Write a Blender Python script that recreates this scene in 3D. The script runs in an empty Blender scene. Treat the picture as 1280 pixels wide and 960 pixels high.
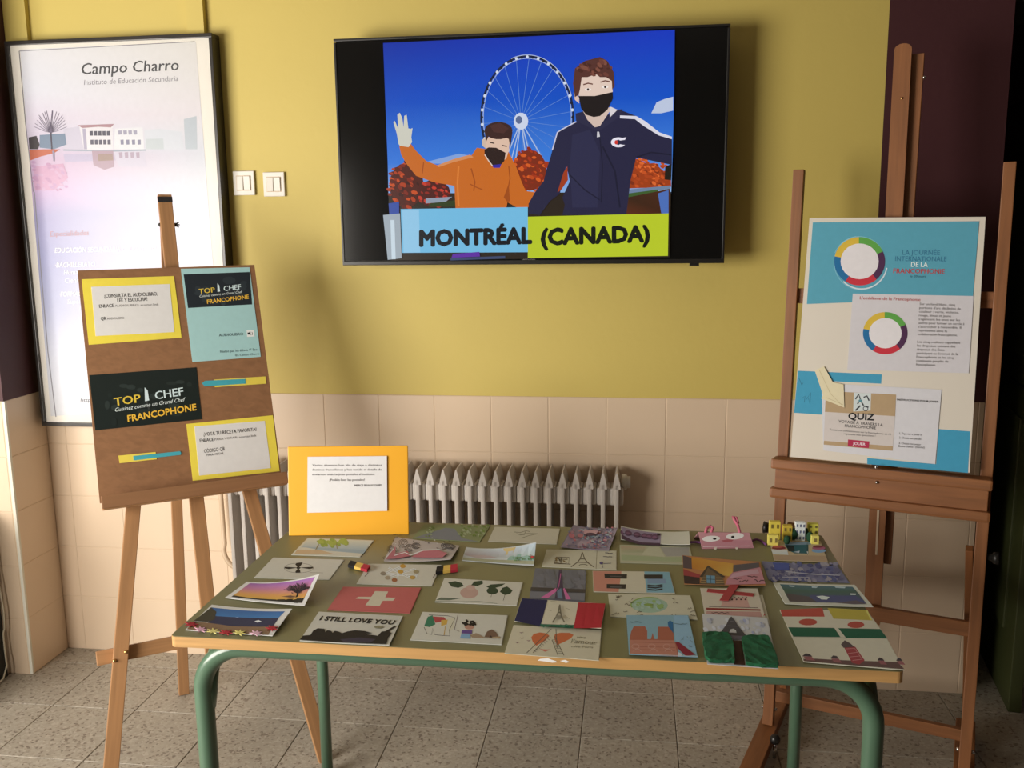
import bpy, bmesh, math, random
import numpy as np
from mathutils import Vector, Matrix
from mathutils.geometry import tessellate_polygon
random.seed(7)
sc = bpy.context.scene
col = sc.collection
V = Vector

# ------------------------------------------------------------------ camera
F, YAW, PITCH, ROLL = 1150.15, 0.13167, 0.16907, -0.0115
CAM = V((0.2088, -3.1007, 1.5914))
_f = V((-math.sin(YAW), math.cos(YAW), 0)); _r = V((math.cos(YAW), math.sin(YAW), 0)); _u = V((0, 0, 1))
W_ = _f*math.cos(PITCH) - _u*math.sin(PITCH)
U2 = _u*math.cos(PITCH) + _f*math.sin(PITCH)
R_ = _r*math.cos(ROLL) + U2*math.sin(ROLL)
U_ = U2*math.cos(ROLL) - _r*math.sin(ROLL)
cd = bpy.data.cameras.new('camera'); cam = bpy.data.objects.new('camera', cd); col.objects.link(cam)
cd.sensor_width = 36; cd.lens = F/1280*36; cd.clip_start = .02
m = Matrix((R_, U_, -W_)).transposed().to_4x4(); m.translation = CAM; cam.matrix_world = m
sc.camera = cam

# ------------------------------------------------------------------ light
EXPO = 0.33
sc.view_settings.view_transform = 'Standard'; sc.view_settings.look = 'None'
sc.view_settings.exposure = EXPO; sc.view_settings.gamma = 1; sc.view_settings.use_curve_mapping = False
wd = bpy.data.worlds.new('world'); sc.world = wd; wd.use_nodes = True
wd.node_tree.nodes['Background'].inputs[0].default_value = (.75, .87, 1, 1)
wd.node_tree.nodes['Background'].inputs[1].default_value = 1.0
def area(name, loc, target, sx, sy, power, color):
    d = bpy.data.lights.new(name, 'AREA'); d.shape = 'RECTANGLE'; d.size = sx; d.size_y = sy; d.energy = power; d.color = color
    o = bpy.data.objects.new(name, d); col.objects.link(o); o.location = loc
    o.rotation_euler = (V(target)-V(loc)).to_track_quat('-Z', 'Y').to_euler(); return o
# daylight by the window; the unseen wall's cant is shaped to steepen falloff
area('window_daylight', (-2.6, -2.8, 1.25), (-2.6+.62, -2.8+.78, 1.25), 1.8, 1.45, 114, (1.0, .93, .835))

# ------------------------------------------------------------------ helpers
def ray(x, y): return R_*((x-640)/F) - U_*((y-480)/F) + W_
class Frame:
    """a plane with an origin, a horizontal and an up direction; n faces the viewer"""
    def __init__(s, o, hx, up): s.o = V(o); s.hx = V(hx).normalized(); s.up = V(up).normalized(); s.n = s.hx.cross(s.up)
    def pt(s, a, b, off=0): return s.o + s.hx*a + s.up*b + s.n*off
    def loc(s, x, y, off=0):
        d = ray(x, y); t = (s.n.dot(s.o) + off - s.n.dot(CAM))/s.n.dot(d); q = CAM + d*t - s.o
        return q.dot(s.hx), q.dot(s.up)
    def px(s, x, y, off=0): return s.pt(*s.loc(x, y, off), off)
    def rot(s): return Matrix((s.hx, s.up, s.n)).transposed()
WALL = Frame((0, 0, 0), (1, 0, 0), (0, 0, 1))
TT = .75
TABLE = Frame((0, 0, TT), (1, 0, 0), (0, 1, 0))
FLOOR = Frame((0, 0, 0), (1, 0, 0), (0, 1, 0))

def lin(h):
    h = h.lstrip('#'); o = []
    for i in (0, 2, 4):
        c = int(h[i:i+2], 16)/255; o.append(c/12.92 if c <= .04045 else ((c+.055)/1.055)**2.4)
    return o
def tag(o, label=None, cat=None, group=None, kind=None):
    for k, v in (('label', label), ('category', cat), ('group', group), ('kind', kind)):
        if v: o[k] = v
    return o
BASE = {}
def thing(name, label, cat, base, group=None):
    o = bpy.data.objects.new(name, None); col.objects.link(o); o.location = base; o.empty_display_size = .05
    BASE[o.name] = V(base); return tag(o, label, cat, group)
def place(o, parent, M):
    """M: world matrix; parents are things (pure translations) or their parts"""
    BASE[o.name] = M.translation.copy() if parent is None else None
    if parent is not None:
        o.parent = parent; o.matrix_parent_inverse = Matrix.Identity(4)
        pw = WM[parent.name] if parent.name in WM else Matrix.Translation(parent.location)
        o.matrix_local = pw.inverted() @ M
    else: o.matrix_local = M
    WM[o.name] = M
    return o
WM = {}
def obj(name, me, mat, parent=None, M=None):
    o = bpy.data.objects.new(name, me); col.objects.link(o)
    if mat is not None and len(me.materials) == 0: me.materials.append(mat)
    return place(o, parent, M or Matrix.Identity(4))
def bm_mesh(bm, smooth=False):
    me = bpy.data.meshes.new('m'); bm.normal_update(); bm.to_mesh(me); bm.free()
    if smooth:
        for p in me.polygons: p.use_smooth = True
    return me
def world_mesh(name, bm, mat, parent=None, smooth=False, center=True):
    """bm in world coordinates -> object whose origin is the bottom centre of its bounds"""
    xs = [v.co for v in bm.verts]
    c = V(((min(v.x for v in xs)+max(v.x for v in xs))/2, (min(v.y for v in xs)+max(v.y for v in xs))/2, min(v.z for v in xs)))
    for v in bm.verts: v.co -= c
    return obj(name, bm_mesh(bm, smooth), mat, parent, Matrix.Translation(c))
def box_bm(sx, sy, sz, bevel=0, seg=2):
    bm = bmesh.new(); bmesh.ops.create_cube(bm, size=1)
    for v in bm.verts: v.co = V((v.co.x*sx, v.co.y*sy, v.co.z*sz))
    if bevel: bmesh.ops.bevel(bm, geom=bm.edges[:], offset=bevel, segments=seg, affect='EDGES', profile=.6)
    return bm
def box(name, mat, parent, c, size, rot=None, bevel=.002):
    bevel = min(bevel, min(size)*.3)
    M = Matrix.Translation(V(c)) @ (rot.to_4x4() if rot else Matrix.Identity(4))
    return obj(name, bm_mesh(box_bm(*size, bevel)), mat, parent, M)
def bar(name, mat, parent, p0, p1, w, d, wdir, bevel=.002, round_top=False):
    p0, p1 = V(p0), V(p1); z = (p1-p0).normalized(); x = V(wdir); x = (x - z*x.dot(z)).normalized(); y = z.cross(x)
    M = Matrix((x, y, z)).transposed().to_4x4(); M.translation = (p0+p1)/2; L = (p1-p0).length
    if round_top:
        pts = [(-w/2, -L/2), (w/2, -L/2)] + [(w/2*math.cos(t), L/2-w*.35+w*.35*math.sin(t)) for t in np.linspace(0, math.pi, 9)]
        bm = bmesh.new(); f = bm.faces.new([bm.verts.new((a, -d/2, b)) for a, b in pts])
        r = bmesh.ops.extrude_face_region(bm, geom=[f])
        for v in r['geom']:
            if isinstance(v, bmesh.types.BMVert): v.co.y += d
        bmesh.ops.recalc_face_normals(bm, faces=bm.faces[:])
        return obj(name, bm_mesh(bm), mat, parent, M)
    return obj(name, bm_mesh(box_bm(w, d, L, min(bevel, min(w, d)*.3))), mat, parent, M)
def tube_bm(pts, r, seg=12, bm=None):
    pts = [V(p) for p in pts]; bm = bm or bmesh.new(); rings = []; prev = None
    for i, p in enumerate(pts):
        t = (pts[min(i+1, len(pts)-1)]-pts[max(i-1, 0)]).normalized()
        if prev is None: a = t.orthogonal().normalized()
        else: a = (prev - t*prev.dot(t)).normalized()
        prev = a; b = t.cross(a); rr = r[i] if isinstance(r, (list, tuple)) else r
        rings.append([bm.verts.new(p + (a*math.cos(k*2*math.pi/seg) + b*math.sin(k*2*math.pi/seg))*rr) for k in range(seg)])
    for A, B in zip(rings, rings[1:]):
        for k in range(seg): bm.faces.new((A[k], A[(k+1) % seg], B[(k+1) % seg], B[k]))
    bm.faces.new(rings[0][::-1]); bm.faces.new(rings[-1]); return bm
def tube(name, mat, parent, pts, r, seg=12): return world_mesh(name, tube_bm(pts, r, seg), mat, parent, True)
def arc(c, ax, ay, r, a0, a1, n=8):
    return [V(c) + V(ax)*r*math.cos(t) + V(ay)*r*math.sin(t) for t in np.linspace(a0, a1, n)]
def ball(name, mat, parent, c, r, sc3=(1, 1, 1)):
    bm = bmesh.new(); bmesh.ops.create_uvsphere(bm, u_segments=12, v_segments=8, radius=r)
    for v in bm.verts: v.co = V((v.co.x*sc3[0], v.co.y*sc3[1], v.co.z*sc3[2]))
    return obj(name, bm_mesh(bm, True), mat, parent, Matrix.Translation(V(c)))
def prism(name, mat, parent, pts3, n, d):
    """polygon of world points extruded by d along n"""
    bm = bmesh.new(); n = V(n); f = bm.faces.new([bm.verts.new(p) for p in pts3])
    r = bmesh.ops.extrude_face_region(bm, geom=[f])
    for v in r['geom']:
        if isinstance(v, bmesh.types.BMVert): v.co += n*d
    bmesh.ops.recalc_face_normals(bm, faces=bm.faces[:])
    return world_mesh(name, bm, mat, parent)

# ------------------------------------------------------------------ materials
def node_mat(name):
    m = bpy.data.materials.new(name); m.use_nodes = True; nt = m.node_tree
    return m, nt, nt.nodes['Principled BSDF'], nt.nodes.new, nt.links.new
def paint(name, c, rough=.55, var=.06, scale=6, bump=.0, metal=0, coat=0, spec=.5):
    m, nt, bs, N, L = node_mat(name)
    tc = N('ShaderNodeTexCoord'); no = N('ShaderNodeTexNoise'); no.inputs['Scale'].default_value = scale; no.inputs['Detail'].default_value = 4
    L(tc.outputs['Object'], no.inputs['Vector'])
    mx = N('ShaderNodeMixRGB'); L(no.outputs['Fac'], mx.inputs[0])
    mx.inputs[1].default_value = (*[x*(1-var) for x in c], 1); mx.inputs[2].default_value = (*[min(1, x*(1+var)) for x in c], 1)
    L(mx.outputs[0], bs.inputs['Base Color']); bs.inputs['Roughness'].default_value = rough; bs.inputs['Metallic'].default_value = metal
    bs.inputs['Coat Weight'].default_value = coat; bs.inputs['Specular IOR Level'].default_value = spec
    if bump:
        n2 = N('ShaderNodeTexNoise'); n2.inputs['Scale'].default_value = scale*12; L(tc.outputs['Object'], n2.inputs['Vector'])
        b = N('ShaderNodeBump'); b.inputs['Strength'].default_value = bump; b.inputs['Distance'].default_value = .004
        L(n2.outputs['Fac'], b.inputs['Height']); L(b.outputs[0], bs.inputs['Normal'])
    return m
def wood(name, c, dark=.62, axis=2, scale=(38, 38, 2.2), rough=.5):
    m, nt, bs, N, L = node_mat(name)
    tc = N('ShaderNodeTexCoord'); mp = N('ShaderNodeMapping'); mp.inputs['Scale'].default_value = scale
    oi = N('ShaderNodeObjectInfo'); ad = N('ShaderNodeVectorMath'); ad.operation = 'ADD'
    ml = N('ShaderNodeVectorMath'); ml.operation = 'SCALE'; ml.inputs['Scale'].default_value = 9
    cb = N('ShaderNodeCombineXYZ')
    for i in range(3): L(oi.outputs['Random'], cb.inputs[i])
    L(cb.outputs[0], ml.inputs[0]); L(tc.outputs['Object'], mp.inputs[0]); L(mp.outputs[0], ad.inputs[0]); L(ml.outputs[0], ad.inputs[1])
    no = N('ShaderNodeTexNoise'); no.inputs['Scale'].default_value = 1.6; no.inputs['Detail'].default_value = 6; no.inputs['Distortion'].default_value = .6
    L(ad.outputs[0], no.inputs['Vector'])
    rp = N('ShaderNodeValToRGB'); rp.color_ramp.elements[0].position = .32; rp.color_ramp.elements[1].position = .68
    rp.color_ramp.elements[0].color = (*[x*dark for x in c], 1); rp.color_ramp.elements[1].color = (*c, 1)
    L(no.outputs['Fac'], rp.inputs[0]); L(rp.outputs[0], bs.inputs['Base Color']); bs.inputs['Roughness'].default_value = rough
    b = N('ShaderNodeBump'); b.inputs['Strength'].default_value = .12; b.inputs['Distance'].default_value = .002
    L(no.outputs['Fac'], b.inputs['Height']); L(b.outputs[0], bs.inputs['Normal'])
    return m
def terrazzo(name):
    m, nt, bs, N, L = node_mat(name)
    g = N('ShaderNodeNewGeometry'); oi = N('ShaderNodeObjectInfo')
    vo = N('ShaderNodeTexVoronoi'); vo.inputs['Scale'].default_value = 130; L(g.outputs['Position'], vo.inputs['Vector'])
    no = N('ShaderNodeTexNoise'); no.inputs['Scale'].default_value = 120; no.inputs['Detail'].default_value = 3; L(g.outputs['Position'], no.inputs['Vector'])
    n3 = N('ShaderNodeTexNoise'); n3.inputs['Scale'].default_value = 3; n3.inputs['Detail'].default_value = 5; L(g.outputs['Position'], n3.inputs['Vector'])
    rp = N('ShaderNodeValToRGB'); e = rp.color_ramp.elements
    e[0].position = 0; e[0].color = (.17, .14, .11, 1); e[1].position = 1; e[1].color = (.44, .40, .335, 1)
    for p, c in ((.08, (.25, .21, .17, 1)), (.15, (.34, .305, .25, 1)), (.75, (.38, .345, .285, 1))):
        x = e.new(p); x.color = c
    sp = N('ShaderNodeSeparateColor'); L(vo.outputs['Color'], sp.inputs[0])
    mx = N('ShaderNodeMath'); mx.operation = 'ADD'; L(sp.outputs[0], mx.inputs[0])
    m2 = N('ShaderNodeMath'); m2.operation = 'MULTIPLY_ADD'; L(no.outputs['Fac'], m2.inputs[0]); m2.inputs[1].default_value = .5; m2.inputs[2].default_value = -.25
    L(m2.outputs[0], mx.inputs[1]); L(mx.outputs[0], rp.inputs[0])
    v = N('ShaderNodeHueSaturation'); L(rp.outputs[0], v.inputs['Color'])
    a = N('ShaderNodeMath'); a.operation = 'MULTIPLY_ADD'; L(oi.outputs['Random'], a.inputs[0]); a.inputs[1].default_value = .14; a.inputs[2].default_value = .78
    b = N('ShaderNodeMath'); b.operation = 'MULTIPLY_ADD'; L(n3.outputs['Fac'], b.inputs[0]); b.inputs[1].default_value = .3; L(a.outputs[0], b.inputs[2])
    L(b.outputs[0], v.inputs['Value']); L(v.outputs[0], bs.inputs['Base Color']); bs.inputs['Roughness'].default_value = .5
    return m
def ink(name, rough=.7, emit=0, spec=.3, var=.05):
    m, nt, bs, N, L = node_mat(name)
    at = N('ShaderNodeAttribute'); at.attribute_name = 'Col'
    tc = N('ShaderNodeTexCoord'); no = N('ShaderNodeTexNoise'); no.inputs['Scale'].default_value = 60; no.inputs['Detail'].default_value = 3; L(tc.outputs['Object'], no.inputs['Vector'])
    ma = N('ShaderNodeMath'); ma.operation = 'MULTIPLY_ADD'; L(no.outputs['Fac'], ma.inputs[0]); ma.inputs[1].default_value = 2*var; ma.inputs[2].default_value = 1-var
    vm = N('ShaderNodeVectorMath'); vm.operation = 'SCALE'; L(at.outputs['Color'], vm.inputs[0]); L(ma.outputs[0], vm.inputs['Scale'])
    bs.inputs['Roughness'].default_value = rough; bs.inputs['Specular IOR Level'].default_value = spec
    if emit:
        bs.inputs['Base Color'].default_value = (.008, .008, .008, 1)
        L(vm.outputs[0], bs.inputs['Emission Color']); bs.inputs['Emission Strength'].default_value = emit
    else: L(vm.outputs[0], bs.inputs['Base Color'])
    return m
def glass_mat(name):
    m = bpy.data.materials.new(name); m.use_nodes = True; nt = m.node_tree; nt.nodes.clear(); N = nt.nodes.new; L = nt.links.new
    o = N('ShaderNodeOutputMaterial'); mx = N('ShaderNodeMixShader'); t = N('ShaderNodeBsdfTransparent'); g = N('ShaderNodeBsdfGlossy')
    g.inputs['Roughness'].default_value = .16; fr = N('ShaderNodeFresnel'); fr.inputs[0].default_value = 1.16
    L(fr.outputs[0], mx.inputs[0]); L(t.outputs[0], mx.inputs[1]); L(g.outputs[0], mx.inputs[2]); L(mx.outputs[0], o.inputs[0]); return m
MT = dict(
    yellow=paint('yellow_wall_paint', (.60, .475, .125), .6, .04, 3, .15),
    purple=paint('maroon_wall_paint', (.060, .0155, .019), .6, .06, 3, .15),
    tile=paint('cream_glazed_tile', (.70, .55, .40), .35, .03, 4), grout=paint('tile_grout', (.655, .515, .375), .9),
    ceiling=paint('white_ceiling', (.38, .35, .31), .8), plaster=paint('pale_plaster', (.24, .20, .14), .8),
    floor=terrazzo('terrazzo'), joint=paint('floor_joint', (.13, .11, .09), .9),
    oak=wood('beech_easel_wood', (.46, .24, .105), .78), oak2=wood('stained_easel_wood', (.31, .122, .042), .7),
    board=wood('brown_hardboard', (.33, .165, .078), .8, scale=(3, 40, 40)),
    lip=wood('ledge_wood', (.31, .155, .072), .85),
    edge=wood('table_edge_wood', (.66, .38, .14), .75, scale=(2.2, 40, 40)),
    olive=paint('olive_laminate', (.20, .195, .098), .42, .05, 5), green=paint('green_tube_enamel', (.085, .165, .105), .3, .06, 8, coat=.3),
    rad=paint('radiator_enamel', (.58, .54, .50), .4, .04, 5), pipe=paint('cream_pipe_paint', (.58, .44, .30), .5),
    black=paint('black_plastic', (.014, .013, .012), .35), tvscreen=paint('black_screen_glass', (.006, .006, .006), .12, .02, 2),
    frame=paint('dark_frame', (.022, .019, .017), .3), white=paint('white_plastic', (.74, .71, .64), .4),
    guard=paint('corner_guard', (.70, .68, .58), .35), chrome=paint('chrome_steel', (.7, .7, .7), .2, .02, 5, metal=1),
    brass=paint('brass_bolt', (.62, .42, .18), .3, .05, 5, metal=1), greendoor=paint('green_door_paint', (.05, .06, .018), .5),
    dark=paint('dark_mat', (.03, .03, .026), .9, .5, 90), cord=paint('cream_cord', (.6, .55, .42), .8),
    tape=paint('black_tape', (.02, .018, .02), .5), glass=glass_mat('clear_glass'),
    paper=ink('paper', .75), ink=ink('printed_ink', .65), photo=ink('satin_print', .4, spec=.4),
    screen=ink('screen_picture', .25, emit=1.0/2**EXPO, var=0.02),
    felt=paint('green_felt', (.012, .15, .06), .95, .55, 90, .9), yboard=paint('orange_yellow_card', (.88, .43, .02), .45, .03, 3),
    foam=paint('white_foam_board', (.72, .67, .585), .6, .02, 4),
)

# ------------------------------------------------------------------ printing on flat things
def homog(src):
    A = []; b = []
    for (x, y), (u, v) in zip(src, ((0, 1), (1, 1), (1, 0), (0, 0))):
        A += [[x, y, 1, 0, 0, 0, -u*x, -u*y], [0, 0, 0, x, y, 1, -v*x, -v*y]]; b += [u, v]
    return np.append(np.linalg.solve(np.array(A, float), np.array(b, float)), 1).reshape(3, 3)
_cap = None
def text_mesh(s, bold=0., shear=0.):
    global _cap
    def mk(t, b=0):
        cu = bpy.data.curves.new('t', 'FONT'); cu.body = t; cu.resolution_u = 2; cu.offset = b; cu.shear = shear; cu.fill_mode = 'FRONT'
        o = bpy.data.objects.new('t', cu); col.objects.link(o)
        me = bpy.data.meshes.new_from_object(o.evaluated_get(bpy.context.evaluated_depsgraph_get()))
        vs = [tuple(v.co[:2]) for v in me.vertices]; fs = [tuple(p.vertices) for p in me.polygons]
        bpy.data.objects.remove(o); bpy.data.curves.remove(cu); bpy.data.meshes.remove(me); return vs, fs
    if _cap is None: _cap = max(v[1] for v in mk('H')[0])
    vs, fs = mk(s, bold)
    if not vs: return [], []
    x0 = min(v[0] for v in vs); x1 = max(v[0] for v in vs)
    return [((v[0]-x0)/(x1-x0), v[1]/_cap) for v in vs], fs
class Canvas:
    """collects flat shapes given in photo pixels and lays them on a surface as one mesh"""
    STEP = .00002
    def __init__(s, par, pos, white='#d8ccb4', up=(0, -1), cuts=0, gain=.80):
        s.par = par; s.pos = pos; s.w = lin(white) if white else None; s.up = up; s.sh = []; s.zm = (0, 0, 1); s.cuts = cuts; s.gain = gain
    def z(s, ox, oy, k): s.zm = (ox, oy, k); return s
    def c(s, h):
        if s.w is None or isinstance(h, tuple): return (*(lin(h) if isinstance(h, str) else h), 1)
        return (*[min(.92, a/b*s.gain) for a, b in zip(lin(h), s.w)], 1)
    def q(s, x, y): ox, oy, k = s.zm; return (ox+x/k, oy+y/k)
    def P(s, c, *xy):
        cs = c if isinstance(c, list) else [c]*(len(xy)//2)
        pts = [s.q(xy[i], xy[i+1]) for i in range(0, len(xy), 2)]
        s.sh.append((pts, [tuple(range(len(pts)))], [s.c(k) for k in cs])); return s
    def E(s, c, x, y, rx, ry=None, n=14, rot=0):
        ry = rx if ry is None else ry; a = []; cr, sr = math.cos(rot), math.sin(rot)
        for i in range(n):
            t = 2*math.pi*i/n; p, q = rx*math.cos(t), ry*math.sin(t); a += [x+p*cr-q*sr, y+p*sr+q*cr]
        return s.P(c, *a)
    def L(s, c, w, *xy):
        pts = [V(s.q(xy[i], xy[i+1])).to_2d() for i in range(0, len(xy), 2)]; w = w/s.zm[2]/2; vs = []; fs = []
        for i, p in enumerate(pts):
            d = (pts[min(i+1, len(pts)-1)]-pts[max(i-1, 0)])
            d = d.normalized() if d.length else V((1, 0)); n = V((-d.y, d.x))
            vs += [tuple(p+n*w), tuple(p-n*w)]
            if i: fs.append((2*i-2, 2*i, 2*i+1, 2*i-1))
        s.sh.append((vs, fs, [s.c(c)]*len(vs))); return s
    def RING(s, c, x, y, rx, ry, w, a0=0, a1=360, n=30):
        xy = []
        for t in np.linspace(math.radians(a0), math.radians(a1), n): xy += [x+rx*math.cos(t), y-ry*math.sin(t)]
        return s.L(c, w, *xy)
    def T(s, t, c, x0, y0, x1, y1, h, bold=0., shear=0.):
        vs, fs = text_mesh(t, 0, shear); a = s.q(x0, y0); b = s.q(x1, y1); h = h/s.zm[2]; w = bold*h*1.6
        for dx, dy in ([(w*math.cos(q*math.pi/4), w*math.sin(q*math.pi/4)) for q in range(8)] if bold > .02 else ((-w, 0), (w, 0)) if bold else ((0, 0),)):
            P_ = [(a[0]+(b[0]-a[0])*u+s.up[0]*h*v+dx, a[1]+(b[1]-a[1])*u+s.up[1]*h*v+dy) for u, v in vs]
            s.sh.append((P_, fs, [s.c(c)]*len(P_)))
        return s
    def dots(s, cs, n, x0, y0, x1, y1, r0, r1, inside=None, flat=.6):
        for i in range(n):
            x, y = random.uniform(x0, x1), random.uniform(y0, y1)
            if inside and not inside(x, y): continue
            r = random.uniform(r0, r1); s.E(random.choice(cs), x, y, r, r*flat, 6, random.random())
        return s
    def squig(s, c, w, x, y, dx, amp, n=6):
        xy = []
        for i in range(n+1): xy += [x+dx*i/n, y+random.uniform(-amp, amp)]
        return s.L(c, w, *xy)
    def build(s, name, mat, parent, off=.0003):
        bm = bmesh.new(); cl = bm.verts.layers.float_color.new('Col'); ll = bm.verts.layers.float.new('lay')
        for i, (pts, fs, cs) in enumerate(s.sh):
            vs = []
            for p, c in zip(pts, cs):
                a, b = s.par(*p); v = bm.verts.new((a, b, 0)); v[cl] = c; v[ll] = off+i*s.STEP*(.5 if len(s.sh) > 60 else 1); vs.append(v)
            if len(fs) == 1 and len(fs[0]) > 4:
                fs = [tuple(t) for t in tessellate_polygon([[V((p[0], p[1], 0)) for p in pts]])]
            for f in fs:
                try: bm.faces.new([vs[k] for k in f])
                except ValueError: pass
        bmesh.ops.triangulate(bm, faces=[f for f in bm.faces if len(f.verts) > 3])
        for k in range(1, s.cuts):
            bmesh.ops.bisect_plane(bm, geom=bm.verts[:]+bm.edges[:]+bm.faces[:], plane_co=(k/s.cuts, 0, 0), plane_no=(1, 0, 0))
        for v in bm.verts: v.co = s.pos(v.co.x, v.co.y, v[ll])
        bm.normal_update()
        for f in bm.faces:
            e = s.pos(*s.par(640, 480), .1) if False else None
            if f.normal.dot(CAM-f.calc_center_median()) < 0: f.normal_flip()
        return world_mesh(name, bm, mat, parent)
def fcanvas(fr, off0=0, **k):
    return Canvas(lambda x, y: fr.loc(x, y, off0), lambda a, b, o: fr.pt(a, b, off0+o), **k)
def colour_mesh(me, c):
    a = me.attributes.new('Col', 'FLOAT_COLOR', 'POINT')
    for d in a.data: d.color = (*c, 1)
def sheet(name, fr, quad, off, th, c, label=None, cat=None, parent=None, mat=None, group=None):
    """flat sheet on frame fr, corners in photo pixels, back at off, front at off+th"""
    bm = bmesh.new(); f = bm.faces.new([bm.verts.new(fr.px(x, y, off+th)) for x, y in quad])
    r = bmesh.ops.extrude_face_region(bm, geom=[f])
    for v in r['geom']:
        if isinstance(v, bmesh.types.BMVert): v.co -= fr.n*th
    bmesh.ops.recalc_face_normals(bm, faces=bm.faces[:])
    o = world_mesh(name, bm, mat or MT['paper'], parent)
    colour_mesh(o.data, c); return tag(o, label, cat, group)
def alb(h, white, g=.8): return tuple(min(.92, a/b*g) for a, b in zip(lin(h), lin(white)))

# ------------------------------------------------------------------ room shell
ZW = 1.0147; XC = -1.953; XE = 1.343; CEIL = 2.95
def struct(o): o['kind'] = 'structure'; return o
def slab(name, mat, x0, x1, y0, y1, z0, z1, parent=None):
    o = box(name, mat, parent, ((x0+x1)/2, (y0+y1)/2, (z0+z1)/2), (x1-x0, y1-y0, z1-z0), None, 0)
    return o if parent else struct(o)
floor = slab('floor', MT['joint'], -3.75, 3.2, -6.2, 4.2, -.12, -.006)
tcache = {}
def piece(name, mat, parent, x0, x1, y0, y1, z0, z1, bev=.0015):
    s = (round(x1-x0, 3), round(y1-y0, 3), round(z1-z0, 3), mat.name)
    if s not in tcache:
        tcache[s] = bm_mesh(box_bm(*s[:3], bev, 1)); tcache[s].materials.append(mat)
    return obj(name, tcache[s], mat, parent, Matrix.Translation(((x0+x1)/2, (y0+y1)/2, (z0+z1)/2)))
for i in range(-7, 6):
    for j in range(-1, 13):
        x0 = .06+.3*i; y1 = -.12+.3*(1 if j < 0 else -j)
        if j < 0 and x0 < XE-.15: y1 = -.001
        y0 = -.12-.3*(j if j < 0 else j+1) if j >= 0 else -.12
        piece('floor_tile', MT['floor'], floor, x0+.0012, x0+.2988, y0+.0012, y1-.0012, -.03, 0)
slab('floor_field', MT['floor'], -3.7, -2.045, -6.1, -.2, -.03, -.0005, floor)
slab('floor_field', MT['floor'], 1.865, 3.1, -6.1, 4.1, -.03, -.0005, floor)
slab('floor_field', MT['floor'], -2.035, 1.86, -6.1, -4.03, -.03, -.0005, floor)
slab('floor_field', MT['floor'], XE+.02, 1.855, .19, 4.1, -.03, -.0005, floor)
ceiling = slab('ceiling', MT['ceiling'], -3.75, 3.2, -6.2, 4.2, CEIL, CEIL+.1)

# back wall: yellow above, maroon band at the right, cream tiles below
wb = slab('wall_back', MT['grout'], XC-.1, XE-.004, -.0028, .22, 0, ZW)
up = slab('plaster_field', MT['yellow'], XC-.1, .9795, .001, .22, ZW, CEIL, wb)
slab('plaster_band', MT['purple'], .9795, XE, .001, .22, ZW-.0, CEIL, wb)
X0 = -.876
for i in range(-6, 12):
    a, b = max(XC+.001, X0+.2*i), min(XE, X0+.2*(i+1))
    if b-a < .01: continue
    for k in range(5):
        z1 = ZW-.2*k; z0 = 0.0 if k == 4 else z1-.2
        piece('tile', MT['tile'], wb, a+.0008, b-.0008, -.004, .006, z0+.0008, z1-.0008)
# left pilaster: maroon above, tiled below, plastic corner guard
pl = slab('wall_left', MT['grout'], -2.05, XC+.0008, -.2203, .1, 0, ZW)
slab('plaster_band', MT['purple'], -2.05, XC, -.221, .1, ZW, CEIL, pl)
for k in range(5):
    z1 = ZW-.2*k; z0 = 0.0 if k == 4 else z1-.2
    piece('tile', MT['tile'], pl, XC-.004, XC+.002, -.212, -.004, z0+.0008, z1-.0008)
    piece('tile', MT['tile'], pl, -2.048, -1.963, -.2215, -.216, z0+.0008, z1-.0008)
gd = bar('corner_guard', MT['guard'], pl, (XC+.0005, -.2185, 0.002), (XC+.0005, -.2185, ZW), .012, .012, (1, 0, 0), .003)
# dark entrance panel left of the pilaster, with a cord hanging along its edge
dp = struct(box('door_1', MT['dark'], None, (-2.048, -.44, .31), (.03, .40, .62), None, .004))
cp = [(-2.029, -.25, .80), (-2.029, -.25, .60), (-2.027, -.25, .40), (-2.018, -.248, .26), (-2.02, -.25, .19), (-2.027, -.252, .17), (-2.025, -.255, .10), (-2.02, -.26, .05), (-2.024, -.28, .01), (-2.02, -.34, .005), (-2.022, -.42, .005)]
tag(tube('cord', MT['cord'], None, cp, .003, 6), 'thin cream cord hanging beside the dark panel at the far left', 'cord')
# remaining shell, out of the picture
EF = Frame((-2.6, -2.8, 0), (-.7827, .6224, 0), (0, 0, 1))
def eslab(name, mat, par_, a0, a1, z0, z1, o0, o1):
    return box(name, mat, par_, tuple(EF.pt((a0+a1)/2, (z0+z1)/2, (o0+o1)/2)), (a1-a0, z1-z0, o1-o0), EF.rot(), 0)
wl = struct(eslab('wall_added_canted', MT['plaster'], None, -1.25, -.93, 0, CEIL, -.2, -.02))  # unseen wall, its angle made up so daylight fades faster towards the right
eslab('reveal', MT['plaster'], wl, .93, 1.25, 0, CEIL, -.2, -.02); eslab('lintel', MT['plaster'], wl, -.93, .93, 1.93, CEIL, -.2, -.02); eslab('parapet', MT['plaster'], wl, -.93, .93, 0, .57, -.2, -.02)
wn = struct(bpy.data.objects.new('window_1', None)); col.objects.link(wn); wn.location = EF.pt(0, .57, -.12)
for a_ in (-.905, 0, .905): eslab('window_frame', MT['white'], wn, a_-.025, a_+.025, .57, 1.93, -.15, -.1)
for z_ in (.595, 1.905): eslab('window_frame', MT['white'], wn, -.88, .88, z_-.025, z_+.025, -.15, -.1)
for a_ in (-.4525, .4525): eslab('pane', MT['glass'], wn, a_-.42, a_+.42, .625, 1.875, -.128, -.122)
slab('wall_side_left', MT['plaster'], -3.75, -3.6, -2.03, .3, 0, CEIL).name = 'wall_far_left'
slab('wall_side', MT['plaster'], -1.75, -1.6, -6.2, -3.55, 0, CEIL).name = 'wall_near_left'
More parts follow.
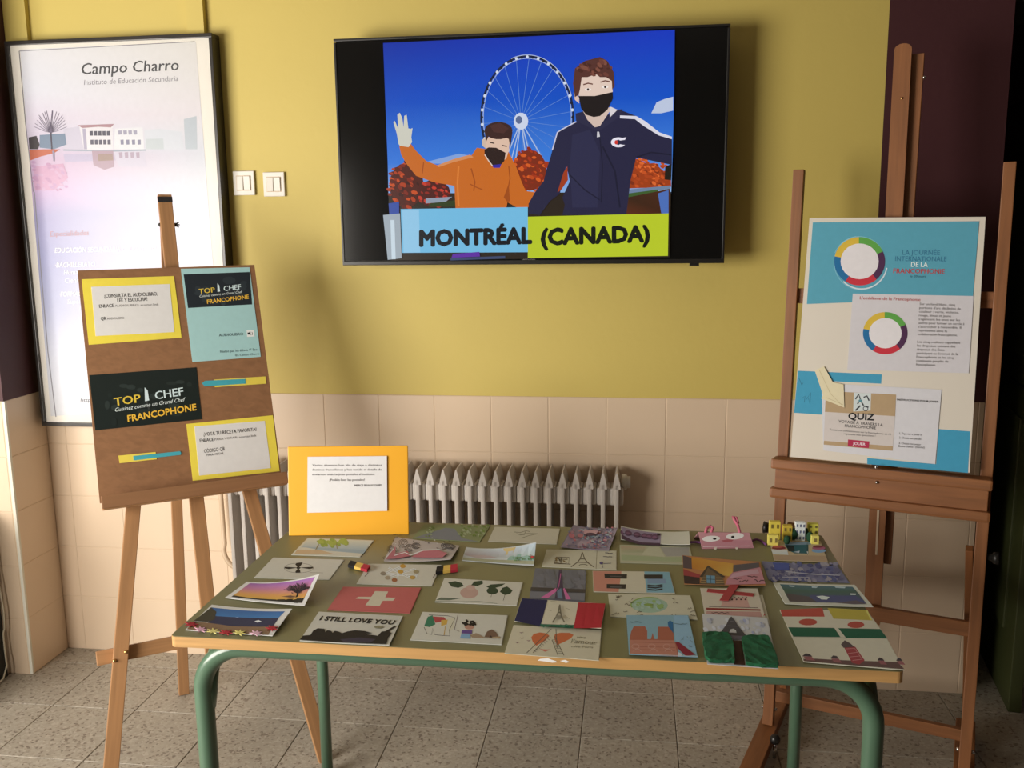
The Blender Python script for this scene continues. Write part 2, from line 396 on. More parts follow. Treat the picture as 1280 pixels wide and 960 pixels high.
slab('wall_nook', MT['purple'], -3.6, -2.051, -.2, .3, 0, CEIL)
slab('wall_front', MT['plaster'], -1.75, 3.2, -6.3, -6.2, 0, CEIL)
slab('wall_right', MT['purple'], 3.1, 3.25, -6.2, 4.2, 0, CEIL)
slab('wall_corridor', MT['purple'], XE, 3.2, 4.1, 4.25, 0, CEIL)
slab('wall_corridor_side', MT['purple'], XE-.2, XE-.001, .221, 4.2, 0, CEIL).name = 'wall_corridor_left'
# painted conduits above the framed poster
for n, (a, b, d) in enumerate(((-1.951, -1.868, .02), (-1.286, -1.226, .022))):
    slab('trim_%d' % (n+1), MT['yellow'], a, b, -d, .001, 2.1, CEIL)
# green door standing open in the dark corridor
gf = Frame((1.593, .725, 0), (-.047, -.31, 0), (0, 0, 1))
dr = box('door_2', MT['greendoor'], None, tuple(gf.pt(.42, 1.0, 0)), (.86, 2.0, .04), gf.rot(), .003); struct(dr)
for a, b, h in ((.42, 1.52, .72), (.42, .60, .72)):
    box('door_panel', MT['greendoor'], dr, tuple(gf.pt(a, b, .022)), (.62, h, .012), gf.rot(), .004)
    box('door_panel', MT['greendoor'], dr, tuple(gf.pt(a, b, -.022)), (.62, h, .012), gf.rot(), .004)
box('door_rail', MT['black'], dr, tuple(gf.pt(.42, 1.06, .022)), (.84, .012, .006), gf.rot(), .001)
box('door_rail', MT['black'], dr, tuple(gf.pt(.42, 1.06, -.022)), (.84, .012, .006), gf.rot(), .001)

# ------------------------------------------------------------------ television
TY = -.12
TVF = Frame((0, TY, 0), (1, 0, 0), (0, 0, 1))
tx0, tx1, tz0, tz1 = -.7485, .492, 1.4715, 2.189
tcx, tcz = (tx0+tx1)/2, (tz0+tz1)/2
tv = thing('television', 'large black wall television showing two masked boys before a ferris wheel', 'television', (tcx, 0, tz0))
box('casing', MT['black'], tv, (tcx, TY+.03, tcz), (tx1-tx0-.01, .045, tz1-tz0-.01), None, .006)
box('rear_housing', MT['black'], tv, (tcx, TY+.065, tcz-.08), (.8, .035, .42), None, .01)
box('wall_mount', MT['frame'], tv, (tcx, -.02, tcz), (.42, .04, .40), None, .004)
bz = .008
for c, s in (((tcx, TY+.008, tz1-bz/2), (tx1-tx0, .018, bz)), ((tcx, TY+.008, tz0+.007), (tx1-tx0, .018, .014)),
             ((tx0+bz/2, TY+.008, tcz), (bz, .018, tz1-tz0-.022)), ((tx1-bz/2, TY+.008, tcz), (bz, .018, tz1-tz0-.022))):
    box('bezel', MT['black'], tv, c, s, None, .002)
scr = box('screen', MT['tvscreen'], tv, (tcx, TY+.006, tcz+.003), (tx1-tx0-2*bz, .008, tz1-tz0-.024), None, 0)
box('sensor_window', MT['black'], tv, (TVF.px(868, 326)[0], TY+.006, tz0-.004), (.03, .012, .008), None, .001)
k = fcanvas(TVF, 0, white=None); k.w = None
lg = fcanvas(TVF, -.0008); lg.w = None
lg.T('SAMSUNG', '#8d8a86', 652, 325.6, 669, 325.2, 2.6).build('logo', MT['ink'], tv)
k.z(400, 10, 2.415)
# sky
sk = lambda y: ['#0d2fa8', '#0d2fa8', '#0d55c4', '#0d55c4']
k.P(['#0f2f9e', '#1235b8', '#0f4fc0', '#0c4cbb'], 191, 106, 1071, 66, 1069, 270, 198, 290)
k.P(['#0c4cbb', '#0f4fc0', '#3f7fd8', '#2f74d4'], 198, 290, 1069, 270, 1064, 450, 205, 470)
k.P(['#2f74d4', '#3f7fd8', '#8fb4e2', '#7fa8dc'], 205, 470, 1064, 450, 1060, 560, 207, 560)
k.P('#2a2118', 207, 560, 1060, 555, 1055, 752, 214, 762)
k.P('#b9c4dc', 1000, 318, 1016, 285, 1040, 275, 1066, 268, 1066, 310, 1030, 318)
k.P('#7f9ed6', 300, 470, 420, 440, 480, 450, 440, 470)
# ferris wheel
cx, cy, rx, ry = 626, 330, 137, 182
hub = (607, 342)
for i in range(22):
    t = math.radians(10+i*16.4); k.L('#5c82c8', 1.6, hub[0], hub[1], cx+rx*math.cos(t), cy+ry*math.sin(t))
for a in (98, 104, 112, 75, 82, 60): k.L('#a9bbdc', 3, hub[0], hub[1], hub[0]+150*math.cos(math.radians(a)), hub[1]+150*math.sin(math.radians(a)))
k.RING('#1a2440', cx, cy, rx+2, ry+2, 6, 0, 360, 60); k.RING('#9fb0d4', cx, cy, rx-4, ry-4, 2.5, 0, 360, 60); k.RING('#b8c6e0', cx, cy, rx+5, ry+6, 1.8, 20, 110, 30)
for i in range(52):
    t = 2*math.pi*i/52; k.E('#cfd8ea' if i % 2 else '#151c30', cx+rx*math.cos(t), cy+ry*math.sin(t), 4.6, 5, 6)
k.E('#c9d2e6', hub[0], hub[1], 22, 26); k.E('#5a6a90', hub[0]-6, hub[1]-4, 10, 12)
# autumn trees, lawn and water
R1 = ['#7a2414', '#a83a18', '#5a1a10', '#c04a1c', '#3a1410']
def blob(x, y, rx, ry): return lambda a, b: ((a-x)/rx)**2+((b-y)/ry)**2 < 1
k.E('#4c1a12', 262, 535, 52, 68, 16); k.dots(R1, 90, 205, 460, 320, 610, 5, 11, blob(262, 535, 55, 72))
k.E('#4a1612', 345, 560, 50, 42, 14); k.dots(['#8a2218', '#a02a20', '#5a1410', '#c03828'], 60, 300, 510, 400, 610, 4, 9, blob(345, 560, 52, 46))
k.E('#7a2a14', 633, 490, 52, 62, 16); k.dots(['#b8461a', '#d05a20', '#8a2a14', '#a03416'], 90, 570, 425, 695, 560, 5, 10, blob(633, 492, 56, 66))
k.P('#2c3a18', 330, 590, 410, 580, 410, 600, 330, 600); k.P('#8a96a8', 320, 575, 400, 570, 380, 585, 320, 590)
k.P('#2d4a9c', 208, 590, 240, 585, 240, 640, 212, 640)
k.P('#9a3c16', 934, 470, 960, 455, 985, 470, 1010, 468, 1040, 495, 1058, 478, 1060, 540, 932, 545); k.dots(['#c05020', '#a8421a', '#d8642c', '#7a2e14'], 80, 936, 455, 1045, 540, 4, 9)
k.P('#1e1a12', 1042, 480, 1062, 470, 1060, 520, 1040, 518)
k.P('#6b7f9c', 930, 548, 1058, 536, 1058, 546, 930, 566); k.P('#3c5a2c', 930, 560, 1020, 548, 1020, 556, 930, 572)
k.P(['#3a2414', '#4a2818', '#402010', '#5c2c18'], 928, 572, 1056, 546, 1054, 622, 922, 628); k.P('#4a6cb4', 1020, 560, 1052, 550, 1052, 620, 1030, 620)
# seated boy in the orange hoodie
k.z(480, 120, 6.4)
OR, OD = '#c2661f', '#9c4a14'
k.P(OR, 125, 400, 215, 380, 260, 440, 340, 520, 430, 555, 560, 510, 700, 480, 745, 415, 1000, 450, 1060, 570, 1100, 680, 1135, 760, 1210, 770, 1170, 890, 1060, 890, 990, 850, 980, 900, 575, 900, 565, 720, 400, 690, 260, 640, 180, 540, 140, 470)
k.P('#d08a58', 430, 555, 560, 505, 690, 470, 720, 490, 560, 530, 440, 570)
k.P(OD, 990, 850, 960, 810, 1000, 700, 1010, 840); k.L(OD, 10, 700, 580, 730, 690, 720, 760); k.L(OD, 8, 690, 705, 740, 730, 790, 750); k.L(OD, 8, 320, 530, 310, 620); k.L(OD, 9, 1000, 560, 1010, 660, 985, 800); k.L('#d67a30', 14, 600, 560, 590, 700, 600, 880)
k.P('#c9c8bb', 120, 385, 105, 300, 78, 210, 90, 200, 118, 265, 110, 150, 130, 135, 150, 180, 160, 250, 165, 160, 185, 152, 198, 260, 215, 265, 232, 258, 222, 330, 228, 370, 200, 410, 130, 400)
k.P('#d9b9a4', 810, 330, 1010, 330, 1000, 440, 980, 500, 900, 570, 820, 500); k.P('#cbb4a4', 785, 350, 815, 340, 815, 420, 790, 400)
k.E('#3b2320', 918, 278, 112, 70, 18); k.P('#3b2320', 806, 280, 818, 370, 840, 320, 900, 335, 960, 328, 1000, 345, 1012, 420, 1030, 290); k.P('#4a2c28', 850, 240, 930, 215, 1000, 260, 960, 300, 880, 290)
k.L('#3a2a28', 9, 850, 372, 885, 380); k.L('#3a2a28', 9, 945, 396, 985, 405)
k.P('#2a1a18', 806, 430, 840, 412, 900, 415, 975, 455, 965, 520, 930, 560, 870, 555, 830, 510, 806, 460); k.P('#30259c', 860, 555, 940, 545, 930, 575, 880, 575); k.L('#d8c6b8', 8, 808, 470, 840, 520, 870, 560)
# standing boy in the navy zip jacket
k.z(650, 50, 6.4)
NV, ND = '#25243f', '#1a1a30'
k.P(NV, 440, 655, 300, 735, 245, 940, 225, 1000, 190, 1130, 120, 1220, 70, 1310, 70, 1390, 160, 1400, 240, 1290, 320, 1230, 370, 1010, 385, 1060, 400, 1130, 340, 1260, 360, 1320, 340, 1400, 850, 1400, 870, 1240, 885, 1120, 930, 940, 1215, 1000, 1215, 790, 1110, 740, 1000, 650, 930, 610, 800, 560, 600, 640)
k.P('#9c3a1c', 350, 1060, 380, 1010, 385, 1120, 330, 1200, 300, 1220); k.P('#2b2b48', 420, 760, 560, 720, 640, 900, 620, 1340, 420, 1340, 400, 1000)
k.L(ND, 14, 660, 850, 760, 1050, 800, 1340); k.L(ND, 10, 400, 1080, 520, 1200, 640, 1280); k.L(ND, 12, 930, 940, 1050, 900, 1210, 920); k.L(ND, 9, 640, 780, 660, 1000, 650, 1300)
k.P('#d7d5e0', 800, 605, 930, 610, 1000, 650, 1115, 740, 1215, 775, 1215, 795, 1110, 765, 990, 690, 920, 635, 800, 628); k.L('#c9c6d8', 9, 450, 655, 340, 715, 300, 740, 260, 880)
k.P('#2b2a44', 445, 590, 520, 570, 620, 705, 780, 560, 820, 555, 790, 620, 650, 720, 600, 720, 450, 650)
k.P('#cfb8ac', 500, 560, 720, 540, 740, 540, 640, 690, 600, 700, 540, 640); k.P('#d6cfd2', 725, 535, 780, 560, 720, 620, 715, 560)
k.P('#ddc6b8', 470, 270, 600, 240, 740, 260, 742, 430, 700, 560, 600, 610, 510, 570, 470, 470); k.P('#d8bcae', 430, 420, 470, 460, 475, 510, 440, 480)
k.P('#54302a', 440, 460, 425, 350, 440, 230, 520, 170, 640, 138, 700, 170, 750, 260, 758, 370, 738, 400, 735, 330, 690, 300, 640, 300, 610, 275, 540, 300, 495, 300, 480, 400, 470, 440)
k.dots(['#6a3c32', '#48261f', '#7a4a3c'], 46, 440, 160, 740, 290, 14, 30, blob(600, 230, 140, 66))
for x, y in ((545, 398), (682, 378)): k.E('#efe6e0', x, y, 26, 11, 10); k.E('#3a2c28', x, y, 10, 10, 8); k.L('#6a443a', 10, x-38, y-38, x, y-50, x+38, y-42)
k.P('#1d1717', 470, 450, 600, 450, 742, 418, 745, 470, 700, 560, 640, 610, 590, 618, 530, 600, 490, 550)
k.P('#c8c6cc', 618, 735, 634, 735, 640, 775, 616, 780)
k.E('#e3dfec', 788, 820, 60, 40, 20); k.E(NV, 800, 820, 42, 22, 16); k.P(NV, 800, 800, 860, 795, 860, 842, 800, 838); k.E('#c8372f', 770, 820, 14, 18, 10); k.P('#e3dfec', 780, 790, 850, 780, 840, 800, 800, 806); k.P('#e3dfec', 780, 850, 800, 835, 838, 842, 820, 856)
# banners; pale strip at the blue one's left is a painted window reflection
k.z(400, 10, 2.415)
k.P('#9aa6b0', 192, 625, 243, 620, 248, 755, 206, 760); k.P('#c3d3de', 214, 640, 226, 640, 230, 758, 218, 758)
k.P('#6fb6dc', 245, 607, 628, 601, 628, 737, 250, 739); k.P('#8dc2e2', 250, 609, 300, 608, 304, 738, 254, 739)
k.P('#b4c428', 628, 630, 1052, 620, 1050, 748, 628, 755)
k.P('#5b2c9c', 402, 742, 482, 736, 484, 750, 398, 754); k.P('#3a4668', 396, 755, 560, 748, 560, 756, 394, 762)
k.T('MONTRÉAL', '#0e141c', 304, 718, 638, 709, 45, .05); k.T('(CANADA)', '#10160c', 670, 714, 993, 704, 46, .05)
k.build('picture', MT['screen'], tv, .0021)

# ------------------------------------------------------------------ framed poster
PY = -.06
PF = Frame((0, PY, 0), (1, 0, 0), (0, 0, 1))
px0, px1, pz0, pz1 = -1.930, -1.183, .893, 2.236
pc = ((px0+px1)/2, (pz0+pz1)/2)
po = thing('framed_poster', 'tall school poster under glass in a thin dark frame by the light switches', 'poster', (pc[0], -.03, pz0))
for c, s in (((pc[0], PY/2-.001, pz1-.007), (px1-px0, -PY-.002, .014)), ((pc[0], PY/2-.001, pz0+.007), (px1-px0, -PY-.002, .014)),
             ((px0+.006, PY/2-.001, pc[1]), (.012, -PY-.002, pz1-pz0-.028)), ((px1-.006, PY/2-.001, pc[1]), (.012, -PY-.002, pz1-pz0-.028))):
    box('frame', MT['frame'], po, c, s, None, .002)
sh = box('mount_board', paint('white_mount', (.70, .67, .61), .6, .01), po, (pc[0], PY+.022, pc[1]), (px1-px0-.024, .02, pz1-pz0-.028), None, 0)
k = fcanvas(PF, -.0118, white='#fbfaf8', gain=.64); k.up = (.085, -1)
k.z(20, 50, 5.052)
bl = [(20, 70), (1130, 8), (1178, 960)]
def grow(ys, cs):
    # horizontal colour rows of the printed picture, between its left and right edges
    le = lambda y: (25+(y-62)*.0845, y); re = lambda y: (244+(y-52)*.078, y-10)
    zz = k.zm; k.z(0, 0, 1)
    for i in range(len(ys)-1):
        a, b = le(ys[i]), re(ys[i]); c, d = re(ys[i+1]), le(ys[i+1])
        k.P([cs[i][0], cs[i][1], cs[i+1][1], cs[i+1][0]], *a, *b, *c, *d)
    k.zm = zz
grow([62, 110, 150, 180, 200, 235, 270, 320, 380, 450, 520],
     [('#f2f3fa', '#f4f2ee'), ('#eceef9', '#f1eff0'), ('#e6def0', '#efeaf0'), ('#d9cfe6', '#e6e8f0'), ('#d6b9d8', '#dfe3ee'), ('#d0b4dc', '#e2e6f0'), ('#aaa6d2', '#e0e4f0'), ('#a6a8d4', '#e4e6f2'), ('#b4b8da', '#ecedf4'), ('#dfe2f0', '#f6f6f8'), ('#eef0f6', '#f8f8f8')])
k.L('#8a8790', 4, 20, 70, 1130, 10); k.L('#8a8790', 5, 20, 70, 60, 520, 110, 960)  # grey lines draw in the shadow edge of the inner sheet
zz = k.zm; k.z(0, 0, 1); k.L('#9896a0', 1.3, 43, 240, 60, 440, 70, 521); k.zm = zz
k.T('Campo Charro', '#4a4a4e', 412, 218, 1026, 190, 70, .012); k.T('Instituto de Educación Secundaria', '#87858e', 430, 284, 1024, 258, 32)
k.P('#d6d2e4', 300, 560, 400, 545, 430, 690, 300, 685); k.P('#efedf4', 400, 545, 610, 545, 615, 690, 430, 695); k.P('#eef0f6', 625, 560, 800, 550, 810, 690, 620, 690)
k.P('#dfe4ee', 810, 570, 900, 560, 1050, 580, 1060, 690, 815, 690); k.P('#cfd8de', 820, 625, 930, 622, 935, 690, 822, 690); k.P('#c6d0da', 1060, 500, 1140, 480, 1145, 690, 1070, 690); k.L('#a8b4c4', 10, 300, 695, 620, 700, 820, 695)
k.P('#c8c0dc', 300, 720, 620, 715, 630, 760, 310, 770); k.P('#d8d4e6', 620, 715, 810, 705, 830, 800, 650, 800)
k.P('#b28a94', 390, 538, 620, 530, 600, 552, 520, 548, 420, 556); k.P('#b9b4cc', 420, 560, 440, 560, 450, 690, 430, 690)
for x in range(5): k.P('#4c4a5c', 465+x*27, 575, 486+x*27, 574, 487+x*27, 604, 466+x*27, 604); k.P('#5a586c', 470+x*27, 630, 490+x*27, 629, 491+x*27, 660, 471+x*27, 660)
for x in range(4): k.P('#a8a6bc', 645+x*32, 572, 668+x*32, 570, 670+x*32, 596, 648+x*32, 598); k.P('#8f8ea8', 660+x*36, 630, 680+x*36, 629, 681+x*36, 660, 662+x*36, 661)
k.P('#332b30', 80, 615, 130, 605, 150, 660, 140, 690, 85, 690); k.P('#7f93ac', 150, 600, 310, 590, 320, 660, 240, 690, 150, 680)
k.P('#c9694a', 85, 695, 180, 690, 280, 690, 240, 715, 160, 735, 92, 760); k.P('#b9a0b0', 480, 700, 615, 700, 620, 800, 560, 820, 490, 790); k.P('#a89088', 520, 720, 610, 720, 615, 760, 520, 765)
for x in range(4): k.P('#b9a8bc', 650+x*36, 710, 672+x*36, 708, 674+x*36, 745, 654+x*36, 746)
k.P('#d4a8c8', 110, 800, 300, 780, 330, 870, 240, 950, 120, 950); k.dots(['#c79ac0', '#d6b2d2', '#caa4cc'], 40, 110, 770, 320, 950, 8, 20)
k.L('#4c4458', 9, 228, 690, 222, 600, 218, 520)
for a in range(-80, 81, 10): k.L('#6a6078', 3, 220, 585, 220+40*math.sin(math.radians(a)), 585-55*math.cos(math.radians(a)), 220+105*math.sin(math.radians(a+random.uniform(-6, 6))), 570-125*math.cos(math.radians(a)))
k.P('#9c94b0', 230, 700, 244, 700, 246, 765, 236, 765)
k.z(0, 280, 5.333)
k.T('Especialidades', '#c9929c', 335, 84, 592, 74, 34); k.T('·EDUCACIÓN SECUNDARIA OBLIGATORIA', '#ffffff', 358, 192, 1045, 178, 32, .01)
k.T('·BACHILLERATO', '#ffffff', 368, 290, 635, 282, 32, .01); k.T('Humanidades', '#ffffff', 428, 338, 640, 330, 30); k.T('Ciencias', '#ffffff', 432, 392, 570, 386, 30)
k.T('·FORMACIÓN', '#ffffff', 396, 484, 610, 478, 32, .01); k.T('Superior', '#ffffff', 450, 532, 590, 528, 30)
k.z(0, 440, 8); k.T('http://', '#6a6c78', 808, 496, 960, 494, 34)
k.build('print', MT['photo'], po)
slab('glass', MT['glass'], px0+.013, px1-.013, PY+.004, PY+.007, pz0+.015, pz1-.015, po)

# ------------------------------------------------------------------ light switches
for (x, y), lb in (((306, 229), 'white double light switch next to the poster frame'), ((343.5, 230.5), 'white double light switch farther from the poster frame')):
    p = WALL.px(x, y); s = thing('light_switch', lb, 'light switch', (p.x, 0, p.z-.04), 'wall switches')
    box('plate', MT['white'], s, (p.x, -.005, p.z), (.076, .009, .082), None, .003)
    for d in (-1, 1): box('rocker', MT['white'], s, (p.x+d*.0125, -.011, p.z), (.023, .006, .047), Matrix.Rotation(.05*d, 3, 'X'), .0015)
    box('rocker_surround', MT['grout'], s, (p.x, -.0095, p.z), (.053, .001, .051), None, 0)

# ------------------------------------------------------------------ radiator
RX1, RP, NR = .162, .045, 31
RZ0, RZ1 = .10, .785
rd = thing('radiator', 'cream column radiator under the tiled dado behind the table', 'radiator', (RX1-RP*15, -.085, RZ0))
def rad_col():
    bm = bmesh.new()
    def add(b, M=None):
        me = bm_mesh(b); 
        if M: me.transform(M)
        bm.from_mesh(me); bpy.data.meshes.remove(me)
    for y in (-.043, 0, .043):
        b = box_bm(.0145 if y else .012, .024 if y else .03, RZ1-RZ0-.05, .004); add(b, Matrix.Translation((0, y, (RZ1-RZ0)/2-.01)))
    add(box_bm(.011, .1, .55, .002), Matrix.Translation((0, 0, .33)))
    for z in (.055, RZ1-RZ0-.085): add(box_bm(.0448, .075, .062, .008), Matrix.Translation((0, 0, z)))
    # pointed cap
    h = RZ1-RZ0
    pts = [(-.013, h-.055), (.013, h-.055), (.011, h-.036), (.005, h-.012), (.002, h), (-.002, h), (-.005, h-.012), (-.011, h-.036)]
    A = [bm.verts.new((a, -.055, b)) for a, b in pts]; B = [bm.verts.new((a, .055, b)) for a, b in pts]
    bm.faces.new(A); bm.faces.new(B[::-1])
    for i in range(len(A)): j = (i+1) % len(A); bm.faces.new((A[j], A[i], B[i], B[j]))
    bmesh.ops.recalc_face_normals(bm, faces=bm.faces[:])
    return bm_mesh(bm)
rc = rad_col()
for i in range(NR): obj('radiator_column', rc, MT['rad'], rd, Matrix.Translation((RX1-RP*i, -.085, RZ0)))
tube('end_valve', MT['white'], rd, [(RX1+.015, -.085, .742), (RX1+.032, -.085, .742), (RX1+.034, -.085, .742), (RX1+.045, -.085, .742)], [.026, .026, .02, .02], 12)
for x in (RX1-.1125, RX1-1.2375):
    bar('wall_bracket', MT['rad'], rd, (x, -.006, RZ0+.10), (x, -.09, RZ0+.10), .02, .03, (1, 0, 0))
pp = [(-1.272, -.035, .885), (-1.27, -.035, .6), (-1.266, -.04, .46)]+[V((-1.266, -.05, .46)) + V((.06*(1-math.cos(t)), -.02*t, -.075*math.sin(t))) for t in np.linspace(.3, 1.57, 6)]+[(-1.19, -.085, .38)]
tube('supply_pipe', MT['pipe'], rd, pp, .009, 10)

# ------------------------------------------------------------------ table
TX0, TX1, TYF, TYB = -.752, .728, -1.389, -.5955
tcx = (TX0+TX1)/2; tcy = (TYF+TYB)/2
tb = thing('school_table', 'long school table with olive laminate top and green tube legs', 'table', (tcx, tcy, 0))
def slab_round(name, mat, z0, z1, inset, r):
    bm = bmesh.new(); pts = []
    for cx, cy, a in ((TX1-inset-r, TYB-inset-r, 0), (TX0+inset+r, TYB-inset-r, 90), (TX0+inset+r, TYF+inset+r, 180), (TX1-inset-r, TYF+inset+r, 270)):
        for t in np.linspace(math.radians(a), math.radians(a+90), 6): pts.append((cx+r*math.cos(t), cy+r*math.sin(t)))
    f = bm.faces.new([bm.verts.new((x, y, z0)) for x, y in pts]); rr = bmesh.ops.extrude_face_region(bm, geom=[f])
    for v in rr['geom']:
        if isinstance(v, bmesh.types.BMVert): v.co.z = z1
    bmesh.ops.recalc_face_normals(bm, faces=bm.faces[:]); return world_mesh(name, bm, mat, tb)
slab_round('tabletop_edge', MT['edge'], TT-.024, TT-.001, 0, .012); slab_round('tabletop', MT['olive'], TT-.003, TT, .0012, .011)
LX0, LX1, LYF, LYB, RT = -.712, .692, -1.335, -.705, .0205
zr = TT-.024-RT; br = .10
pts = [(LX0, LYF, .004), (LX0, LYF, .3)] + arc((LX0+br, LYF, zr-br), (-1, 0, 0), (0, 0, 1), br, 0, math.pi/2, 10) + arc((LX1-br, LYF, zr-br), (0, 0, 1), (1, 0, 0), br, 0, math.pi/2, 10) + [(LX1, LYF, .3), (LX1, LYF, .004)]
tube('front_leg_frame', MT['green'], tb, pts, RT, 16)
for x in (LX0+.04, LX1-.033):
    s_ = 1 if x < 0 else -1
    tube('leg', MT['green'], tb, [(x, LYB, .004), (x, LYB, zr)], .0165, 14)
    pts = [(x-.035*s_, LYF+.005, .56)] + arc((x-.03*s_, LYF+.13, zr-.13), (0, -1, 0), (0, 0, 1), .125, .15, math.pi/2, 9) + [(x, LYB, zr)]
    tube('side_rail', MT['green'], tb, pts, .0165, 14)
tube('rear_rail', MT['green'], tb, [(LX0+.04, LYB, zr), (LX1-.033, LYB, zr)], .0165, 14)
for x, y in ((LX0, LYF), (LX1, LYF), (LX0+.04, LYB), (LX1-.033, LYB)): tube('rubber_foot', MT['black'], tb, [(x, y, 0), (x, y, .008)], .019, 14)
wear = fcanvas(Frame((0, TYF, 0), (1, 0, 0), (0, 0, 1)), 0, white='#c09a60')
wear.z(620, 730, 8).P('#f0e4d0', 415, 765, 440, 748, 520, 740, 545, 752, 600, 770, 608, 782, 560, 786, 500, 775).P('#f0e4d0', 640, 768, 690, 757, 735, 778, 700, 788)
wear.build('chipped_edge', MT['ink'], tb)

# ------------------------------------------------------------------ left easel with brown display board
th, ln = math.radians(35), math.radians(18)
hx = V((math.cos(th), math.sin(th), 0)); nb = V((-math.sin(th), math.cos(th), 0))
LE = Frame((-.711, -.654, 0), hx, V((0, 0, 1))*math.cos(ln)+nb*math.sin(ln))
es = thing('tripod_easel', 'plain beech tripod easel carrying the brown display board', 'easel', tuple(LE.pt(-.28, 0)))
bar('leg', MT['oak'], es, LE.pt(-.595, .0, -.012), LE.pt(-.315, 1.535, -.012), .04, .02, hx)
bar('leg', MT['oak'], es, LE.pt(.018, .0, -.012), LE.pt(-.212, 1.535, -.012), .04, .02, hx)
bar('mast', MT['oak'], es, LE.pt(-.272, .377, .008), LE.pt(-.258, 1.785, .008), .041, .019, hx, round_top=False)
bk = FLOOR.px(230, 868)
bar('rear_leg', MT['oak'], es, bk+V((0, 0, .003)), LE.pt(-.26, 1.70, -.014), .034, .02, hx)
bar('crossbar', MT['oak'], es, LE.pt(-.578, .437, -.031), LE.pt(.04, .437, -.031), .04, .016, LE.up)
for x, y in ((157, 815), (143, 826)): ball('bolt', MT['brass'], es, LE.px(x, y, 0), .005)
tz = .845
bar('ledge', MT['oak'], es, LE.pt(-.525, tz+.009, .042), LE.pt(-.008, tz+.009, .042), .018, .054, LE.up)
lip = bar('ledge_lip', MT['lip'], es, LE.pt(-.527, tz+.021, .073), LE.pt(-.006, tz+.021, .073), .036, .008, LE.up)
q = LE.px(222, 281, 0)
wn_ = tube('wing_nut', MT['frame'], es, [LE.px(216, 281, 0), LE.px(221, 281, 0)], .006, 8)
for d in ((4.5, -3.5), (5.5, 0), (4.5, 3)):
    tube('wing_nut_blade', MT['frame'], wn_, [LE.px(219, 281, 0), LE.px(219+d[0], 281+d[1], 0)], .0022, 6)
ball('bolt', MT['frame'], es, LE.px(200, 281, 0), .006)
box('tape_band', MT['tape'], es, tuple(LE.pt(-.2585, 1.768, .019)), (.043, .017, .0015), LE.rot(), 0)
# board
bo = .022
bd = sheet('display_board', LE, [(97, 338), (318, 331), (352, 596), (125, 629)], bo, .012, (0, 0, 0), 'brown wooden board with school notices on the tripod easel', 'board', mat=MT['board'])
LB = bo+.012
def paper_on(fr, off, name, quad, c, w, label, cat='paper', th=.0008, mat=None):
    return sheet(name, fr, quad, off+.0002, th, alb(c, w), label, cat, mat=mat)
WL = '#d6c8c6'
up_l = (-.115, -1)
# notice with yellow mount, top left
def notice(quad, inner, label):
    o = paper_on(LE, LB, 'notice', quad, '#e6c548', WL, label, 'notice')
    i = sheet('white_sheet', LE, inner, LB+.001, .0005, alb('#d6c8c6', WL), parent=o)
    return o, fcanvas(LE, LB+.0015, white=WL, up=up_l)
o, k = notice([(102, 349), (217.5, 345), (227, 422), (111, 431)], [(114, 358.5), (212, 355), (218, 415), (119.5, 420)], 'yellow-backed audiobook notice at top left of the brown board')
k.z(90, 330, 4.923)
k.T('¡CONSULTA EL AUDIOLIBRO,', '#3a3434', 200, 208, 528, 194, 22, .012); k.T('LEE Y ESCUCHA!', '#3a3434', 280, 235, 464, 226, 22, .012)
k.T('ENLACE', '#3a3434', 168, 270, 258, 265, 20, .012); k.T('AUDIOLIBRO: acortar.link', '#7a7070', 264, 264, 534, 255, 13); k.build('lettering', MT['ink'], o); k = fcanvas(LE, LB+.0015, white=WL, up=up_l).z(90, 330, 4.923); k.T('QR', '#3a3434', 178, 346, 210, 344, 20, .012); k.T('AUDIOLIBRO', '#6a6060', 216, 343, 322, 338, 13)
k.build('caption', MT['ink'], o)
o, k = notice([(233, 530), (341, 519), (349.5, 589), (241, 601)], [(243, 533), (331, 526), (338.5, 585), (249, 594.5)], 'yellow-backed voting notice at bottom right of the brown board')
k.z(100, 450, 4.923)
k.T('¡VOTA TU RECETA FAVORITA!', '#3a3434', 762, 468, 1086, 436, 21, .012); k.T('ENLACE', '#3a3434', 738, 506, 822, 498, 20, .012); k.T('PARA VOTAR: acortar.link', '#6a6060', 828, 496, 1086, 470, 13)
k.T('CÓDIGO QR', '#3a3434', 764, 572, 892, 556, 22); k.T('PARA VOTAR', '#4a4444', 780, 592, 884, 580, 13)
k.build('lettering', MT['ink'], o)
def topchef(k, q0, w):
    """letters of the show card; q0(u,v) maps card fractions to pixels"""
    def T(t, c, u0, v0, u1, v1, h, **a): k.T(t, c, *q0(u0, v0), *q0(u1, v1), h*w, **a)
    for i in range(26):
        x, y = q0(random.uniform(.1, .9), random.uniform(.1, .9)); 
    T('TOP', '#d8b040', .195, .595, .435, .565, .075, bold=.02); T('CHEF', '#c8ccce', .575, .545, .845, .51, .075, bold=.02)
    a, b, c_, d = q0(.475, .56), q0(.485, .30), q0(.51, .36), q0(.515, .55)
    k.P('#c9cdd0', *a, *b, *c_, *d); e, f = q0(.49, .56), q0(.505, .72); k.L('#3c3a38', 2.2*w/130, *e, *f)
    T('Cuisinez comme un Grand Chef', '#d8d8d8', .195, .70, .86, .625, .036, shear=.35); T('FRANCOPHONE', '#e0a83c', .30, .905, .955, .815, .06, bold=.025)
def quad_map(Q):
    H = np.linalg.inv(homog(Q))
    def f(u, v):
        r = H @ np.array([u, 1-v, 1]); return (r[0]/r[2], r[1]/r[2])
    return f
def smoke(k, f, n, cs):
    for i in range(n): k.E(random.choice(cs), *f(random.uniform(.08, .92), random.uniform(.15, .9)), random.uniform(3, 9), random.uniform(2, 6), 10)
